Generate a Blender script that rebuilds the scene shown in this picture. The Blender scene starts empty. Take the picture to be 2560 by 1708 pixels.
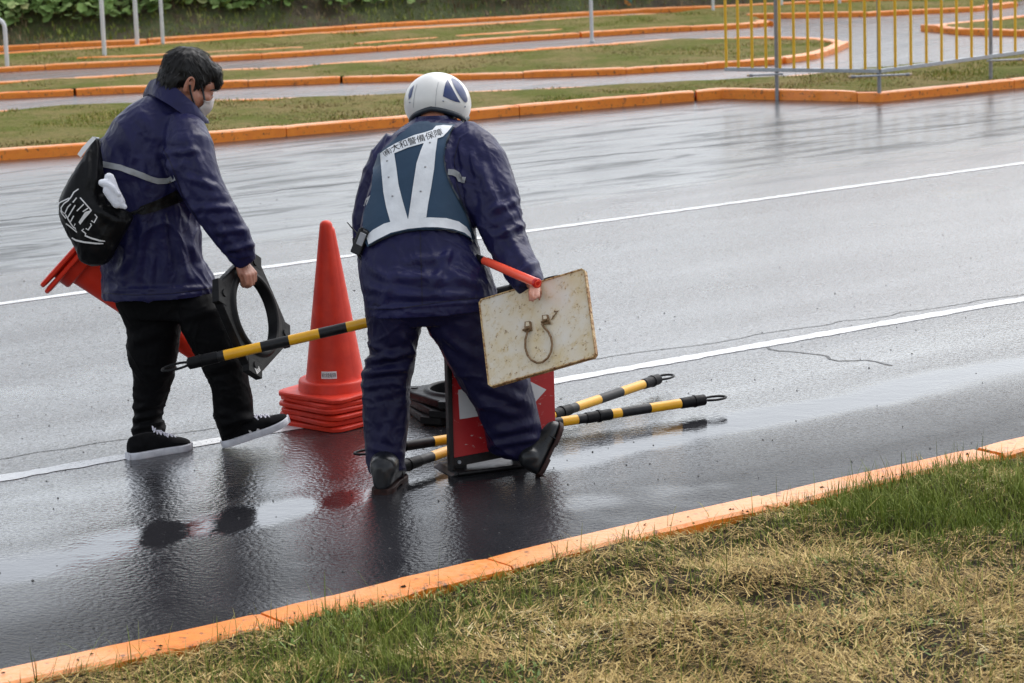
import bpy, bmesh, math, random
import numpy as np
from mathutils import Vector, Matrix
from mathutils.bvhtree import BVHTree
from mathutils.geometry import delaunay_2d_cdt

random.seed(7)
rng = np.random.default_rng(11)
scn = bpy.context.scene
COL = scn.collection

# ------------------------------------------------------------------ camera
F, CX, CY, H = 6800.0, 1280.0, 854.0, 2.45      # focal length in photo pixels, image centre, eye height
PITCH, ROLL = math.radians(10.69), 0.035
_f = Vector((0, math.cos(PITCH), -math.sin(PITCH)))
_u0 = Vector((0, math.sin(PITCH), math.cos(PITCH)))
_r0 = Vector((1, 0, 0))
CR = _r0 * math.cos(ROLL) - _u0 * math.sin(ROLL)
CU = _u0 * math.cos(ROLL) + _r0 * math.sin(ROLL)
CO = Vector((0, 0, H))
cd = bpy.data.cameras.new('camera')
cam = bpy.data.objects.new('camera', cd)
COL.objects.link(cam)
cam.matrix_world = Matrix(((CR.x, CU.x, -_f.x, 0), (CR.y, CU.y, -_f.y, 0), (CR.z, CU.z, -_f.z, H), (0, 0, 0, 1)))
cd.sensor_width = 36.0
cd.lens = 36.0 * F / 2560.0
cd.clip_end = 2000
cd.dof.use_dof = True
cd.dof.focus_distance = 10.6
cd.dof.aperture_fstop = 8.0
scn.camera = cam

# ------------------------------------------------------------------ world, sun, exposure
SUN_EL, SUN_AZ = math.radians(52), math.radians(40)
w = bpy.data.worlds.new('World'); scn.world = w; w.use_nodes = True
nt = w.node_tree; nt.nodes.clear()
sky = nt.nodes.new('ShaderNodeTexSky'); sky.sky_type = 'NISHITA'; sky.sun_disc = False
sky.sun_elevation = SUN_EL; sky.sun_rotation = SUN_AZ
sky.air_density = 1.0; sky.dust_density = 2.2; sky.ozone_density = 1.0
hs = nt.nodes.new('ShaderNodeHueSaturation'); hs.inputs['Saturation'].default_value = 0.33
bg = nt.nodes.new('ShaderNodeBackground'); bg.inputs['Strength'].default_value = 0.15
wo = nt.nodes.new('ShaderNodeOutputWorld')
nt.links.new(sky.outputs[0], hs.inputs['Color']); nt.links.new(hs.outputs[0], bg.inputs['Color'])
nt.links.new(bg.outputs[0], wo.inputs['Surface'])
sl = bpy.data.lights.new('sun', 'SUN'); sl.energy = 0.6; sl.angle = math.radians(60); sl.color = (1.0, 0.985, 0.96)
so = bpy.data.objects.new('sun', sl); COL.objects.link(so)
sd = Vector((math.sin(SUN_AZ) * math.cos(SUN_EL), math.cos(SUN_AZ) * math.cos(SUN_EL), math.sin(SUN_EL)))
so.rotation_euler = (-sd).to_track_quat('-Z', 'Y').to_euler(); so.location = sd * 60
scn.view_settings.view_transform = 'Standard'; scn.view_settings.look = 'None'
scn.view_settings.exposure = 0.9; scn.view_settings.gamma = 1.0
scn.render.engine = 'CYCLES'
scn.cycles.use_denoising = True
scn.cycles.max_bounces = 6

# ------------------------------------------------------------------ projection
def ray(x, y): return _f + CR * ((x - CX) / F) + CU * ((CY - y) / F)
def P(x, y, Y):
    d = ray(x, y); return CO + d * (Y / d.y)
def G(x, y, z=0.0):
    d = ray(x, y); return CO + d * ((z - H) / d.z)
def proj(co):
    c = np.asarray(co) - np.array(CO)
    d = c @ np.array(_f)
    return np.stack([CX + F * (c @ np.array(CR)) / d, CY - F * (c @ np.array(CU)) / d], 1)
def mpp(Y): return Y / F           # metres per photo pixel, near enough

# ------------------------------------------------------------------ mesh helpers
class MB:
    def __init__(s): s.v = []; s.f = []; s.m = []
    def add(s, vs, fs, m=0):
        o = len(s.v); s.v += [Vector(v) for v in vs]
        for f in fs: s.f.append([i + o for i in f]); s.m.append(m)
        return s
    def loft(s, rings, m=0, cap=True, closed=False):
        n = len(rings[0]); o = len(s.v)
        for r in rings: s.v += [Vector(v) for v in r]
        k = len(rings)
        for i in range(k if closed else k - 1):
            a, b = o + i * n, o + ((i + 1) % k) * n
            for j in range(n):
                s.f.append([a + j, a + (j + 1) % n, b + (j + 1) % n, b + j]); s.m.append(m)
        if cap and not closed:
            s.f.append([o + j for j in range(n)][::-1]); s.m.append(m)
            s.f.append([o + (k - 1) * n + j for j in range(n)]); s.m.append(m)
        return s
    def tube(s, pts, rad, n=12, m=0, cap=True, closed=False):
        pts = [Vector(p) for p in pts]
        if not isinstance(rad, (list, tuple)): rad = [rad] * len(pts)
        rings = []; prev = None
        for i, p in enumerate(pts):
            if closed: t = pts[(i + 1) % len(pts)] - pts[i - 1]
            else: t = pts[min(i + 1, len(pts) - 1)] - pts[max(i - 1, 0)]
            t.normalize()
            if prev is None:
                a = t.cross(Vector((0, 0, 1)))
                if a.length < 0.1: a = t.cross(Vector((1, 0, 0)))
            else: a = prev - t * prev.dot(t)
            a.normalize(); b = t.cross(a); prev = a
            rings.append([p + (a * math.cos(q) + b * math.sin(q)) * rad[i] for q in [2 * math.pi * j / n for j in range(n)]])
        return s.loft(rings, m, cap, closed)
    def capsule(s, p0, p1, r0, r1, n=14, m=0):
        p0, p1 = Vector(p0), Vector(p1); d = (p1 - p0).normalized(); pts, rs = [], []
        for q in (-85, -60, -30): pts.append(p0 + d * r0 * math.sin(math.radians(q))); rs.append(r0 * math.cos(math.radians(q)))
        pts.append(p0); rs.append(r0); pts.append(p1); rs.append(r1)
        for q in (30, 60, 85): pts.append(p1 + d * r1 * math.sin(math.radians(q))); rs.append(r1 * math.cos(math.radians(q)))
        return s.tube(pts, rs, n, m)
    def chain(s, pts, rs, n=14):
        for i in range(len(pts) - 1): s.capsule(pts[i], pts[i + 1], rs[i], rs[i + 1], n)
        return s
    def ball(s, c, r, M=None, n=20, k=12, m=0):
        c = Vector(c); r = r if isinstance(r, (tuple, list)) else (r, r, r)
        rings = []
        for i in range(k + 1):
            a = math.pi * (0.02 + 0.96 * i / k); ring = []
            for j in range(n):
                b = 2 * math.pi * j / n
                p = Vector((r[0] * math.sin(a) * math.cos(b), r[1] * math.sin(a) * math.sin(b), r[2] * math.cos(a)))
                if M is not None: p = M @ p
                ring.append(c + p)
            rings.append(ring)
        return s.loft(rings[::-1], m)
    def box(s, c, size, R=None, m=0):
        c = Vector(c); vs = []
        for z in (-.5, .5):
            for x, y in ((-.5, -.5), (.5, -.5), (.5, .5), (-.5, .5)):
                p = Vector((x * size[0], y * size[1], z * size[2]))
                vs.append(c + (R @ p if R is not None else p))
        return s.add(vs, [(3, 2, 1, 0), (4, 5, 6, 7), (0, 1, 5, 4), (1, 2, 6, 5), (2, 3, 7, 6), (3, 0, 4, 7)], m)
    def prism(s, poly, off, m=0):
        n = len(poly); poly = [Vector(p) for p in poly]; off = Vector(off)
        return s.add(poly + [p + off for p in poly], [list(range(n))[::-1], list(range(n, 2 * n))] + [(i, (i + 1) % n, n + (i + 1) % n, n + i) for i in range(n)], m)
    def mesh(s, name='mesh'):
        me = bpy.data.meshes.new(name); me.from_pydata(s.v, [], s.f)
        if any(s.m):
            me.polygons.foreach_set('material_index', s.m)
        me.update(); return me
    def build(s, name, mats, parent=None, smooth=True, bevel=0, recalc=True):
        me = s.mesh(name)
        if recalc:
            bm = bmesh.new(); bm.from_mesh(me); bmesh.ops.recalc_face_normals(bm, faces=bm.faces); bm.to_mesh(me); bm.free()
        return link(name, me, mats, parent, smooth, bevel)

def link(name, me, mats, parent=None, smooth=True, bevel=0, angle=40):
    for m in (mats if isinstance(mats, (list, tuple)) else [mats]): me.materials.append(m)
    me.name = name
    if smooth:
        me.polygons.foreach_set('use_smooth', [True] * len(me.polygons))
        if angle is not None:
            me.set_sharp_from_angle(angle=math.radians(angle))
    o = bpy.data.objects.new(name, me); COL.objects.link(o)
    if parent is not None: attach(o, parent)
    if bevel:
        b = o.modifiers.new('bevel', 'BEVEL'); b.width = bevel; b.segments = 2; b.limit_method = 'ANGLE'; b.angle_limit = math.radians(35)
    return o

def attach(o, parent, local=False):
    # meshes are made in world coordinates; keep them there under a thing whose origin stands at its base
    o.parent = parent
    if parent.parent is None and not parent.get('_built'): o.matrix_parent_inverse = Matrix.Translation(-Vector(parent.location))
def set_origin(o, base):
    base = Vector(base); o.data.transform(Matrix.Translation(-base)); o.location = base
def tag(o, label=None, cat=None, group=None, kind=None):
    if label: o['label'] = label
    if cat: o['category'] = cat
    if group: o['group'] = group
    if kind: o['kind'] = kind
    return o
def thing(name, label, cat, loc=(0, 0, 0), group=None):
    o = bpy.data.objects.new(name, None); COL.objects.link(o); o.location = Vector(loc); o.empty_display_size = 0.1
    return tag(o, label, cat, group)
def copy_tree(o, parent=None):
    c = o.copy(); COL.objects.link(c)
    if parent is not None: c.parent = parent
    for ch in list(o.children): copy_tree(ch, c)
    return c

def np_mesh(name, verts, faces, mats, smooth=False, parent=None):
    """verts (N,3), faces (M,3|4) as numpy"""
    me = bpy.data.meshes.new(name); k = faces.shape[1]
    me.vertices.add(len(verts)); me.vertices.foreach_set('co', np.ascontiguousarray(verts, np.float32).ravel())
    me.loops.add(faces.size); me.loops.foreach_set('vertex_index', np.ascontiguousarray(faces, np.int32).ravel())
    me.polygons.add(len(faces)); me.polygons.foreach_set('loop_start', np.arange(0, faces.size, k, dtype=np.int32))
    me.polygons.foreach_set('loop_total', np.full(len(faces), k, np.int32))
    me.update(calc_edges=True); me.validate()
    return link(name, me, mats, parent, smooth, angle=None)

# numpy value noise --------------------------------------------------------
def _hash(ix, iy, iz):
    h = (ix * 374761393 + iy * 668265263 + iz * 2147483647) & 0xffffffff
    h = ((h ^ (h >> 13)) * 1274126177) & 0xffffffff
    return ((h ^ (h >> 16)) & 0xffff) / 32767.5 - 1.0
def vnoise(p):
    p = np.asarray(p, float); i = np.floor(p).astype(np.int64); f = p - i; u = f * f * f * (f * (f * 6 - 15) + 10)
    r = 0
    for dx in (0, 1):
        for dy in (0, 1):
            for dz in (0, 1):
                wgt = (u[:, 0] if dx else 1 - u[:, 0]) * (u[:, 1] if dy else 1 - u[:, 1]) * (u[:, 2] if dz else 1 - u[:, 2])
                r = r + wgt * _hash(i[:, 0] + dx, i[:, 1] + dy, i[:, 2] + dz)
    return r
def fbm(p, o=3):
    r = 0; a = 1
    for k in range(o): r = r + a * vnoise(np.asarray(p) * 2 ** k + 17.3 * k); a *= .5
    return r

def evaluated(o):
    dg = bpy.context.evaluated_depsgraph_get()
    return bpy.data.meshes.new_from_object(o.evaluated_get(dg), depsgraph=dg)
def remesh(mb, voxel, smooth=4, factor=.5):
    bm = bmesh.new(); me = mb.mesh('tmp'); bm.from_mesh(me); bmesh.ops.recalc_face_normals(bm, faces=bm.faces); bm.to_mesh(me); bm.free()
    o = bpy.data.objects.new('tmp', me); COL.objects.link(o)
    r = o.modifiers.new('r', 'REMESH'); r.mode = 'VOXEL'; r.voxel_size = voxel; r.adaptivity = 0
    if smooth:
        s = o.modifiers.new('s', 'SMOOTH'); s.factor = factor; s.iterations = smooth
    bpy.context.view_layer.update()
    out = evaluated(o); bpy.data.objects.remove(o); return out
def get_co(me):
    co = np.empty(len(me.vertices) * 3, np.float32); me.vertices.foreach_get('co', co); return co.reshape(-1, 3).astype(float)
def get_no(me):
    no = np.empty(len(me.vertices) * 3, np.float32); me.vertex_normals.foreach_get('vector', no); return no.reshape(-1, 3).astype(float)
def set_co(me, co):
    me.vertices.foreach_set('co', co.astype(np.float32).ravel()); me.update()
def wrinkle(me, amp=.006, scale=9.0, stretch=(1, 1, .55), tilt=.5, seed=0, folds=(), near_y=None):
    """cloth folds: ridged noise stretched along a slanting axis, and single creases given as photo strokes (x0,y0,x1,y1,width,height)"""
    co, no = get_co(me), get_no(me)
    q = co.copy(); q[:, 0] += tilt * co[:, 2]; q = q * scale * np.array(stretch) + seed
    q += 1.0 * np.stack([vnoise(q * .55 + 5), vnoise(q * .55 + 9), vnoise(q * .55 + 13)], 1)
    a = np.abs(vnoise(q)); ridge = np.clip(1 - 2.4 * a, 0, 1) ** 2.0
    b = np.abs(vnoise(q * 2.3 + 31)); ridge2 = np.clip(1 - 2.6 * b, 0, 1) ** 2
    d = 1.25 * amp * (ridge - .3) * np.clip(.5 + 1.3 * vnoise(q * .33 + 50), 0, 1.4) + amp * .55 * (ridge2 - .3) * np.clip(.6 + 1.2 * vnoise(q * .6 + 90), 0, 1.5) + amp * .8 * vnoise(q * .4 + 3)
    if len(folds):
        px = proj(co); facing = (no @ np.array([0, -1, 0.2])) > -.1
        for (x0, y0, x1, y1, wd, am) in folds:
            e = np.array([x1 - x0, y1 - y0], float); L = np.hypot(*e); e /= L
            r = px - np.array([x0, y0]); t = np.clip(r @ e, 0, L)
            dist = np.hypot(*(r - t[:, None] * e).T)
            fade = np.clip(np.minimum(t, L - t) / (.25 * L) + .25, 0, 1)
            k = dist / wd
            d = d + facing * fade * am * .95 * (np.exp(-k * k) - .55 * np.exp(-((k - 1.9) ** 2)))
    set_co(me, co + no * d[:, None])
    return me

def ring(pl, pr, Y, D, n=28, ex=2.3, Yr=None):
    """cross-section: left and right photo points on the depth Y, half depth D"""
    a = P(pl[0], pl[1], Y); b = P(pr[0], pr[1], Y if Yr is None else Yr)
    c = (a + b) / 2; R = (b - a) / 2
    out = []
    for j in range(n):
        t = 2 * math.pi * j / n; cs, sn = math.cos(t), math.sin(t)
        x = math.copysign(abs(cs) ** (2 / ex), cs); y = math.copysign(abs(sn) ** (2 / ex), sn)
        out.append(c + R * x + Vector((0, D * y, 0)))
    return out
def body_loft(mb, rows, ex=2.3):
    return mb.loft([ring(r[0], r[1], r[2], r[3], ex=ex) for r in rows])
def limb(mb, path, n=20):
    """path of (x, y, radius in photo px, depth)"""
    return mb.tube([P(x, y, Y) for x, y, r, Y in path], [r * mpp(Y) for x, y, r, Y in path], n)

# a thin sheet that lies on a surface (stripes, vest panels, stickers, lettering) ----------
def bvh_of(o):
    return BVHTree.FromPolygons([Vector(v) for v in get_co(o.data)], [list(p.vertices) for p in o.data.polygons])
def on_surface(bvh, x, y, off):
    d = ray(x, y).normalized(); h = bvh.ray_cast(CO, d)
    if h[0] is not None: 
        n = h[1] if h[1].dot(d) < 0 else -h[1]
        return h[0] + (n * .5 - d * .5).normalized() * off
    # past the outline: nearest point of the surface to the ray
    best = None
    for t in np.linspace(9.3, 12, 40):
        q = CO + d * t; r = bvh.find_nearest(q)
        if r[0] is not None and (best is None or r[3] < best[3]): best = r
    return best[0] + best[1] * off
def densify(poly, step):
    out = []
    for i in range(len(poly)):
        a, b = np.array(poly[i], float), np.array(poly[(i + 1) % len(poly)], float)
        k = max(1, int(np.hypot(*(b - a)) / step))
        for j in range(k): out.append(tuple(a + (b - a) * j / k))
    return out
def inside(pts, poly):
    x, y = pts[:, 0], pts[:, 1]; c = np.zeros(len(pts), bool); n = len(poly)
    for i in range(n):
        x0, y0 = poly[i][:2]; x1, y1 = poly[(i + 1) % n][:2]
        if y0 == y1: continue
        t = ((y0 > y) != (y1 > y)) & (x < (x1 - x0) * (y - y0) / (y1 - y0) + x0); c ^= t
    return c
def sheet(mb, bvh, poly, off=.004, thick=.004, step=8, m=0, smooth=0):
    b = densify(poly, step); xs = [p[0] for p in b]; ys = [p[1] for p in b]
    g = np.array([(x + (step * .5 if k % 2 else 0), y) for k, y in enumerate(np.arange(min(ys), max(ys), step)) for x in np.arange(min(xs), max(xs), step)])
    pts = [Vector(p) for p in b]
    if len(g):
        g = g[inside(g, poly)]
        bb = np.array(b)
        g = [p for p in g if np.min(np.hypot(*(bb - p).T)) > step * .45]
        pts += [Vector((float(p[0]), float(p[1]))) for p in g]
    n = len(b)
    V, E, Fc, *_ = delaunay_2d_cdt(pts, [(i, (i + 1) % n) for i in range(n)], [], 1, 1e-4)
    top = [on_surface(bvh, v.x, v.y, off + thick) for v in V]
    if smooth:
        nb = {i: set() for i in range(len(V))}
        for f in Fc:
            for i in range(len(f)): nb[f[i]].update((f[i - 1], f[(i + 1) % len(f)]))
        bset = set()
        for i, v in enumerate(V):
            if min(math.hypot(v.x - q[0], v.y - q[1]) for q in b) < .01: bset.add(i)
        for _ in range(smooth):
            top = [t if i in bset or not nb[i] else t * .5 + sum((top[j] for j in nb[i]), Vector()) / len(nb[i]) * .5 for i, t in enumerate(top)]
    back = [t + ray(v.x, v.y).normalized() * thick * 1.5 for t, v in zip(top, V)]
    o = len(mb.v); k = len(V); mb.v += top + back
    cnt = {}
    for f in Fc:
        f = list(f)
        mb.f.append([o + i for i in f]); mb.m.append(m)
        mb.f.append([o + k + i for i in f[::-1]]); mb.m.append(m)
        for i in range(len(f)):
            e = (f[i], f[(i + 1) % len(f)]); cnt[e] = 1
    for (i, j) in cnt:
        if (j, i) not in cnt:
            mb.f.append([o + j, o + i, o + k + i, o + k + j]); mb.m.append(m)
    return mb
def stroke(pts, wd):
    """a photo polyline widened into a polygon"""
    pts = [np.array(p, float) for p in pts]; L, R = [], []
    for i, p in enumerate(pts):
        t = pts[min(i + 1, len(pts) - 1)] - pts[max(i - 1, 0)]; t = t / np.hypot(*t); n = np.array([-t[1], t[0]])
        ww = wd[i] if isinstance(wd, (list, tuple)) else wd
        L.append(tuple(p + n * ww / 2)); R.append(tuple(p - n * ww / 2))
    return L + R[::-1]
def text_tris(s, size=1.0):
    """triangles of a line of lettering, as (verts2d, faces, width)"""
    cu = bpy.data.curves.new('t', 'FONT'); cu.body = s; cu.size = size; cu.resolution_u = 2
    o = bpy.data.objects.new('t', cu); COL.objects.link(o); bpy.context.view_layer.update()
    me = evaluated(o); bpy.data.objects.remove(o)
    bm = bmesh.new(); bm.from_mesh(me); bmesh.ops.triangulate(bm, faces=bm.faces); bm.to_mesh(me); bm.free()
    co = get_co(me); fs = [list(p.vertices) for p in me.polygons]
    bpy.data.meshes.remove(me)
    return co[:, :2], fs
# ------------------------------------------------------------------ materials
class NT:
    def __init__(s, name):
        s.mat = bpy.data.materials.new(name); s.mat.use_nodes = True; s.t = s.mat.node_tree; s.n = s.t.nodes; s.l = s.t.links
        s.p = s.n['Principled BSDF']; s._pos = None
    def new(s, kind, **kw):
        o = s.n.new('ShaderNode' + kind)
        for k, v in kw.items(): setattr(o, k, v)
        return o
    def put(s, sock, v):
        if isinstance(v, bpy.types.NodeSocket): s.l.new(v, sock)
        else:
            if isinstance(v, (tuple, list)) and len(v) == 3 and sock.type == 'RGBA': v = (*v, 1)
            sock.default_value = v
    def set(s, **kw):
        for k, v in kw.items(): s.put(s.p.inputs[k.replace('_', ' ')], v)
        return s
    @property
    def pos(s):
        if s._pos is None: s._pos = s.new('NewGeometry').outputs['Position']
        return s._pos
    def obj(s): return s.new('TexCoord').outputs['Object']
    def scaled(s, v, sc):
        m = s.new('Mapping'); s.put(m.inputs['Vector'], v); m.inputs['Scale'].default_value = sc; return m.outputs[0]
    def noise(s, scale, detail=4, rough=.55, vec=None, dist=0):
        n = s.new('TexNoise'); s.put(n.inputs['Vector'], vec if vec is not None else s.pos)
        n.inputs['Scale'].default_value = scale; n.inputs['Detail'].default_value = detail; n.inputs['Roughness'].default_value = rough; n.inputs['Distortion'].default_value = dist
        return n.outputs['Fac']
    def voronoi(s, scale, vec=None, out='Distance'):
        n = s.new('TexVoronoi'); s.put(n.inputs['Vector'], vec if vec is not None else s.pos); n.inputs['Scale'].default_value = scale; return n.outputs[out]
    def ramp(s, fac, stops):
        r = s.new('ValToRGB'); s.put(r.inputs[0], fac); e = r.color_ramp.elements
        while len(e) < len(stops): e.new(.5)
        for q, (p, c) in zip(e, stops):
            q.position = p; q.color = (*c, 1) if isinstance(c, (tuple, list)) else (c, c, c, 1)
        return r.outputs[0]
    def rng(s, v, a, b, c=0., d=1., smooth=False):
        m = s.new('MapRange'); m.interpolation_type = 'SMOOTHSTEP' if smooth else 'LINEAR'; s.put(m.inputs[0], v)
        for i, q in enumerate((a, b, c, d)): s.put(m.inputs[i + 1], q)
        return m.outputs[0]
    def math(s, op, a, b=0., clamp=False):
        m = s.new('Math', operation=op); m.use_clamp = clamp; s.put(m.inputs[0], a); s.put(m.inputs[1], b); return m.outputs[0]
    def mix(s, f, a, b):
        m = s.new('Mix', data_type='RGBA'); s.put(m.inputs[0], f); s.put(m.inputs[6], a); s.put(m.inputs[7], b); return m.outputs[2]
    def fmix(s, f, a, b):
        m = s.new('Mix', data_type='FLOAT'); s.put(m.inputs[0], f); s.put(m.inputs[2], a); s.put(m.inputs[3], b); return m.outputs[0]
    def dot(s, v, d, origin):
        a = s.new('VectorMath', operation='SUBTRACT'); s.put(a.inputs[0], v); a.inputs[1].default_value = origin
        b = s.new('VectorMath', operation='DOT_PRODUCT'); s.l.new(a.outputs[0], b.inputs[0]); b.inputs[1].default_value = d; return b.outputs['Value']
    def bump(s, h, strength=.3, dist=.01, prev=None):
        b = s.new('Bump'); s.put(b.inputs['Height'], h); s.put(b.inputs['Strength'], strength); b.inputs['Distance'].default_value = dist
        if prev is not None: s.l.new(prev, b.inputs['Normal'])
        return b.outputs[0]
    def island(s): return s.new('NewGeometry').outputs['Random Per Island']

def pbr(name, c1, c2=None, scale=20, rough=.5, rough2=None, bump=0, bscale=200, bdist=.002, detail=4, local=False, lo=.35, hi=.65, **kw):
    t = NT(name); vec = t.obj() if local else t.pos
    if c2 is not None:
        n = t.noise(scale, detail, .6, vec); f = t.rng(n, lo, hi); t.set(Base_Color=t.mix(f, c1, c2))
        if rough2 is not None: t.set(Roughness=t.rng(n, lo, hi, rough, rough2))
        else: t.set(Roughness=rough)
    else: t.set(Base_Color=c1, Roughness=rough)
    if bump: t.set(Normal=t.bump(t.noise(bscale, 3, .6, vec), bump, bdist))
    t.set(**kw); return t.mat

# road coordinates: S runs across the road from the near kerb towards the far one, T along it
_a, _b = G(0, 1197), G(2560, 748)
RT = (_b - _a).normalized(); RS = Vector((-RT.y, RT.x, 0)); RO = G(1280, 1385)
def s_of(p): return (p - RO).dot(RS)

def asphalt():
    t = NT('wet_asphalt'); pos = t.pos
    S = t.dot(pos, tuple(RS), tuple(RO)); T = t.dot(pos, tuple(RT), tuple(RO))
    wob = t.noise(.9, 3, .5); Sw = t.math('ADD', S, t.rng(wob, 0, 1, -.28, .28))
    big = t.noise(1.3, 4, .6, t.scaled(pos, (1, 1, 1)))
    # film of standing water: a gutter ribbon on the near lane, the far third of the road, patches
    gut = t.math('MULTIPLY', t.rng(Sw, .84, 1.02, 0, 1, True), t.rng(Sw, 1.12, 1.3, 1, 0, True))
    gutk = t.rng(t.noise(.55, 2, .5), .3, .45, .7, 1, True)
    gut = t.math('MULTIPLY', gut, gutk)
    far = t.math('MULTIPLY', t.rng(Sw, 6.9, 7.5, 0, 1, True), t.rng(S, 11.6, 12.2, 1, 0))
    farn = t.rng(t.noise(1.0, 4, .6, t.scaled(pos, (.7, 2.2, 1))), .36, .52, .55, 1, True)
    film = t.math('MAXIMUM', gut, t.math('MULTIPLY', far, farn))
    film = t.math('MAXIMUM', film, t.rng(t.noise(.8, 3, .6), .6, .72, 0, .45, True))
    # aggregate: rounded stones with a film of water between them; wheel tracks run along the lanes
    lane = t.new('CombineXYZ'); t.put(lane.inputs[0], t.math('MULTIPLY', T, .16)); t.put(lane.inputs[1], S)
    track = t.rng(t.noise(1.5, 3, .55, lane.outputs[0]), .38, .60)
    nearlane = t.rng(S, 1.9, 2.05, 1, 0); farz = t.rng(S, 6.4, 7.4, 0, 1)
    grit = t.noise(190, 3, .7); med = t.noise(42, 3, .6); stone = t.voronoi(52)
    hgt = t.math('ADD', t.math('MULTIPLY', t.math('SUBTRACT', 1.0, stone), .9), t.math('ADD', t.math('MULTIPLY', grit, t.fmix(nearlane, .3, .45)), t.math('MULTIPLY', med, 1.5)))
    bst = t.fmix(film, t.fmix(nearlane, t.fmix(track, .22, .32), t.fmix(track, .13, .20)), t.fmix(farz, .022, .012))
    rip = t.noise(5, 4, .6, t.scaled(pos, (1, 1.6, 1)), .4)
    n1 = t.bump(rip, t.fmix(film, .02, t.fmix(farz, .05, .20)), .03)
    n2 = t.bump(hgt, bst, .012, n1)
    col = t.mix(t.rng(grit, .35, .7), (.011, .011, .013), (.030, .030, .033))
    col = t.mix(t.rng(big, .35, .7), col, t.mix(.5, col, (.042, .041, .045)))
    pale = t.rng(t.noise(130, 2, .5), .70, .74); col = t.mix(pale, col, (.2, .19, .19))
    dark = t.rng(t.noise(45, 2, .4), .72, .745); col = t.mix(dark, col, (.006, .006, .006))
    rough = t.fmix(film, t.fmix(nearlane, .28, .075), t.fmix(farz, .05, .27))
    # dry flecks: stone tips that stand out of the film, most of them beside the painted lines
    edge = t.math('MAXIMUM', t.rng(t.math('ABSOLUTE', t.math('SUBTRACT', S, 2.20)), .0, .55, 1, 0, True), t.rng(t.math('ABSOLUTE', t.math('SUBTRACT', S, 5.15)), .0, .5, .8, 0, True))
    fleck = t.rng(t.noise(70, 3, .75), t.fmix(edge, .60, .50), t.fmix(edge, .68, .60)); fl2 = t.rng(t.noise(34, 4, .75), .52, .64)
    speck = t.math('SUBTRACT', 1.0, t.math('ADD', t.math('MULTIPLY', fleck, t.fmix(edge, .62, .85)), t.math('MULTIPLY', fl2, t.fmix(track, .14, .30)), True))
    fl3 = t.math('MULTIPLY', t.rng(t.noise(62, 3, .7), .48, .60), t.fmix(nearlane, .34, .62)); speck = t.math('MULTIPLY', speck, t.math('SUBTRACT', 1.0, fl3))
    speck = t.fmix(film, speck, .92)
    level = t.fmix(film, t.fmix(farz, t.fmix(nearlane, 1.0, t.rng(Sw, .3, 1.6, .03, .85)), .9), t.fmix(farz, t.rng(T, .2, 1.6, .46, .22), .42))
    sv = t.new('CombineXYZ'); t.put(sv.inputs[0], t.math('MULTIPLY', T, .30)); t.put(sv.inputs[1], t.math('MULTIPLY', S, 1.9))
    streak = t.rng(t.noise(2.1, 6, .66, sv.outputs[0], .9), .40, .50, .12, 1.0); level = t.math('MULTIPLY', level, t.fmix(farz, 1.0, streak))
    t.set(Base_Color=col, Roughness=rough, Normal=n2, IOR=t.fmix(film, t.fmix(nearlane, 1.52, t.rng(Sw, .3, 1.5, 1.12, 1.36)), t.fmix(t.math('MULTIPLY', farz, t.math('SUBTRACT', 1.0, streak)), 1.36, 1.12)))
    t.set(Coat_Weight=t.math('MULTIPLY', level, speck), Coat_Roughness=t.fmix(film, t.fmix(nearlane, .12, .03), t.fmix(farz, .03, .22)), Coat_IOR=t.fmix(nearlane, 1.52, 1.52), Coat_Normal=n2)
    return t.mat
M_road = asphalt()

def paint_white():
    t = NT('road_paint'); n = t.noise(55, 5, .75)
    f = t.math('MULTIPLY', t.rng(n, .52, .60), t.rng(t.noise(3, 3, .6), .4, .6, .25, 1))
    t.set(Base_Color=t.mix(f, (.72, .72, .71), (.1, .1, .1)), Roughness=t.fmix(f, .35, .25), Normal=t.bump(t.noise(120, 3), .35, .004))
    return t.mat
M_line = paint_white()
M_crack = pbr('crack_filler', (.012, .012, .012), (.03, .03, .03), 60, .5)

def kerb_paint(name, fade):
    """orange kerb paint, worn through to a pale salmon undercoat on the top"""
    t = NT(name)
    up = t.new('SeparateXYZ'); t.l.new(t.new('NewGeometry').outputs['Normal'], up.inputs[0])
    top = t.rng(up.outputs['Z'], .5, .8)
    n = t.noise(1.1, 3, .5); f2 = t.noise(38, 5, .75, t.scaled(t.pos, (1, 1.6, 1)))
    Tk = t.dot(t.pos, tuple(RT), tuple(RO)); fresh = t.math('MULTIPLY', t.rng(Tk, -1.75, -1.45, 0, 1), t.rng(Tk, -.25, .35, 1, 0))
    worn = t.math('ADD', t.math('SUBTRACT', t.rng(n, .38, .62, -.10, .30), t.math('MULTIPLY', fresh, .30 if fade > .1 else 0.0)), t.math('MULTIPLY', f2, .8))
    wm = t.math('MULTIPLY', t.rng(worn, .44 - fade, .56 - fade), top)
    base = t.mix(t.rng(t.noise(14, 4, .65), .3, .75), (.90, .27, .022), (.78, .20, .018))
    c = t.mix(wm, base, t.mix(t.rng(f2, .4, .6), (.92, .41, .17), (.88, .33, .10)))
    dirt = t.math('MULTIPLY', t.rng(t.noise(24, 5, .72), .57, .66), t.fmix(top, .9, .75))
    c = t.mix(dirt, c, (.05, .035, .025))
    t.set(Base_Color=c, Roughness=t.rng(f2, .3, .7, .28, .45), Normal=t.bump(t.noise(70, 4, .7), .5, .004))
    return t.mat
M_kerb_near = kerb_paint('kerb_paint_worn', .12)
M_kerb = kerb_paint('kerb_paint', .06)

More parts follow.
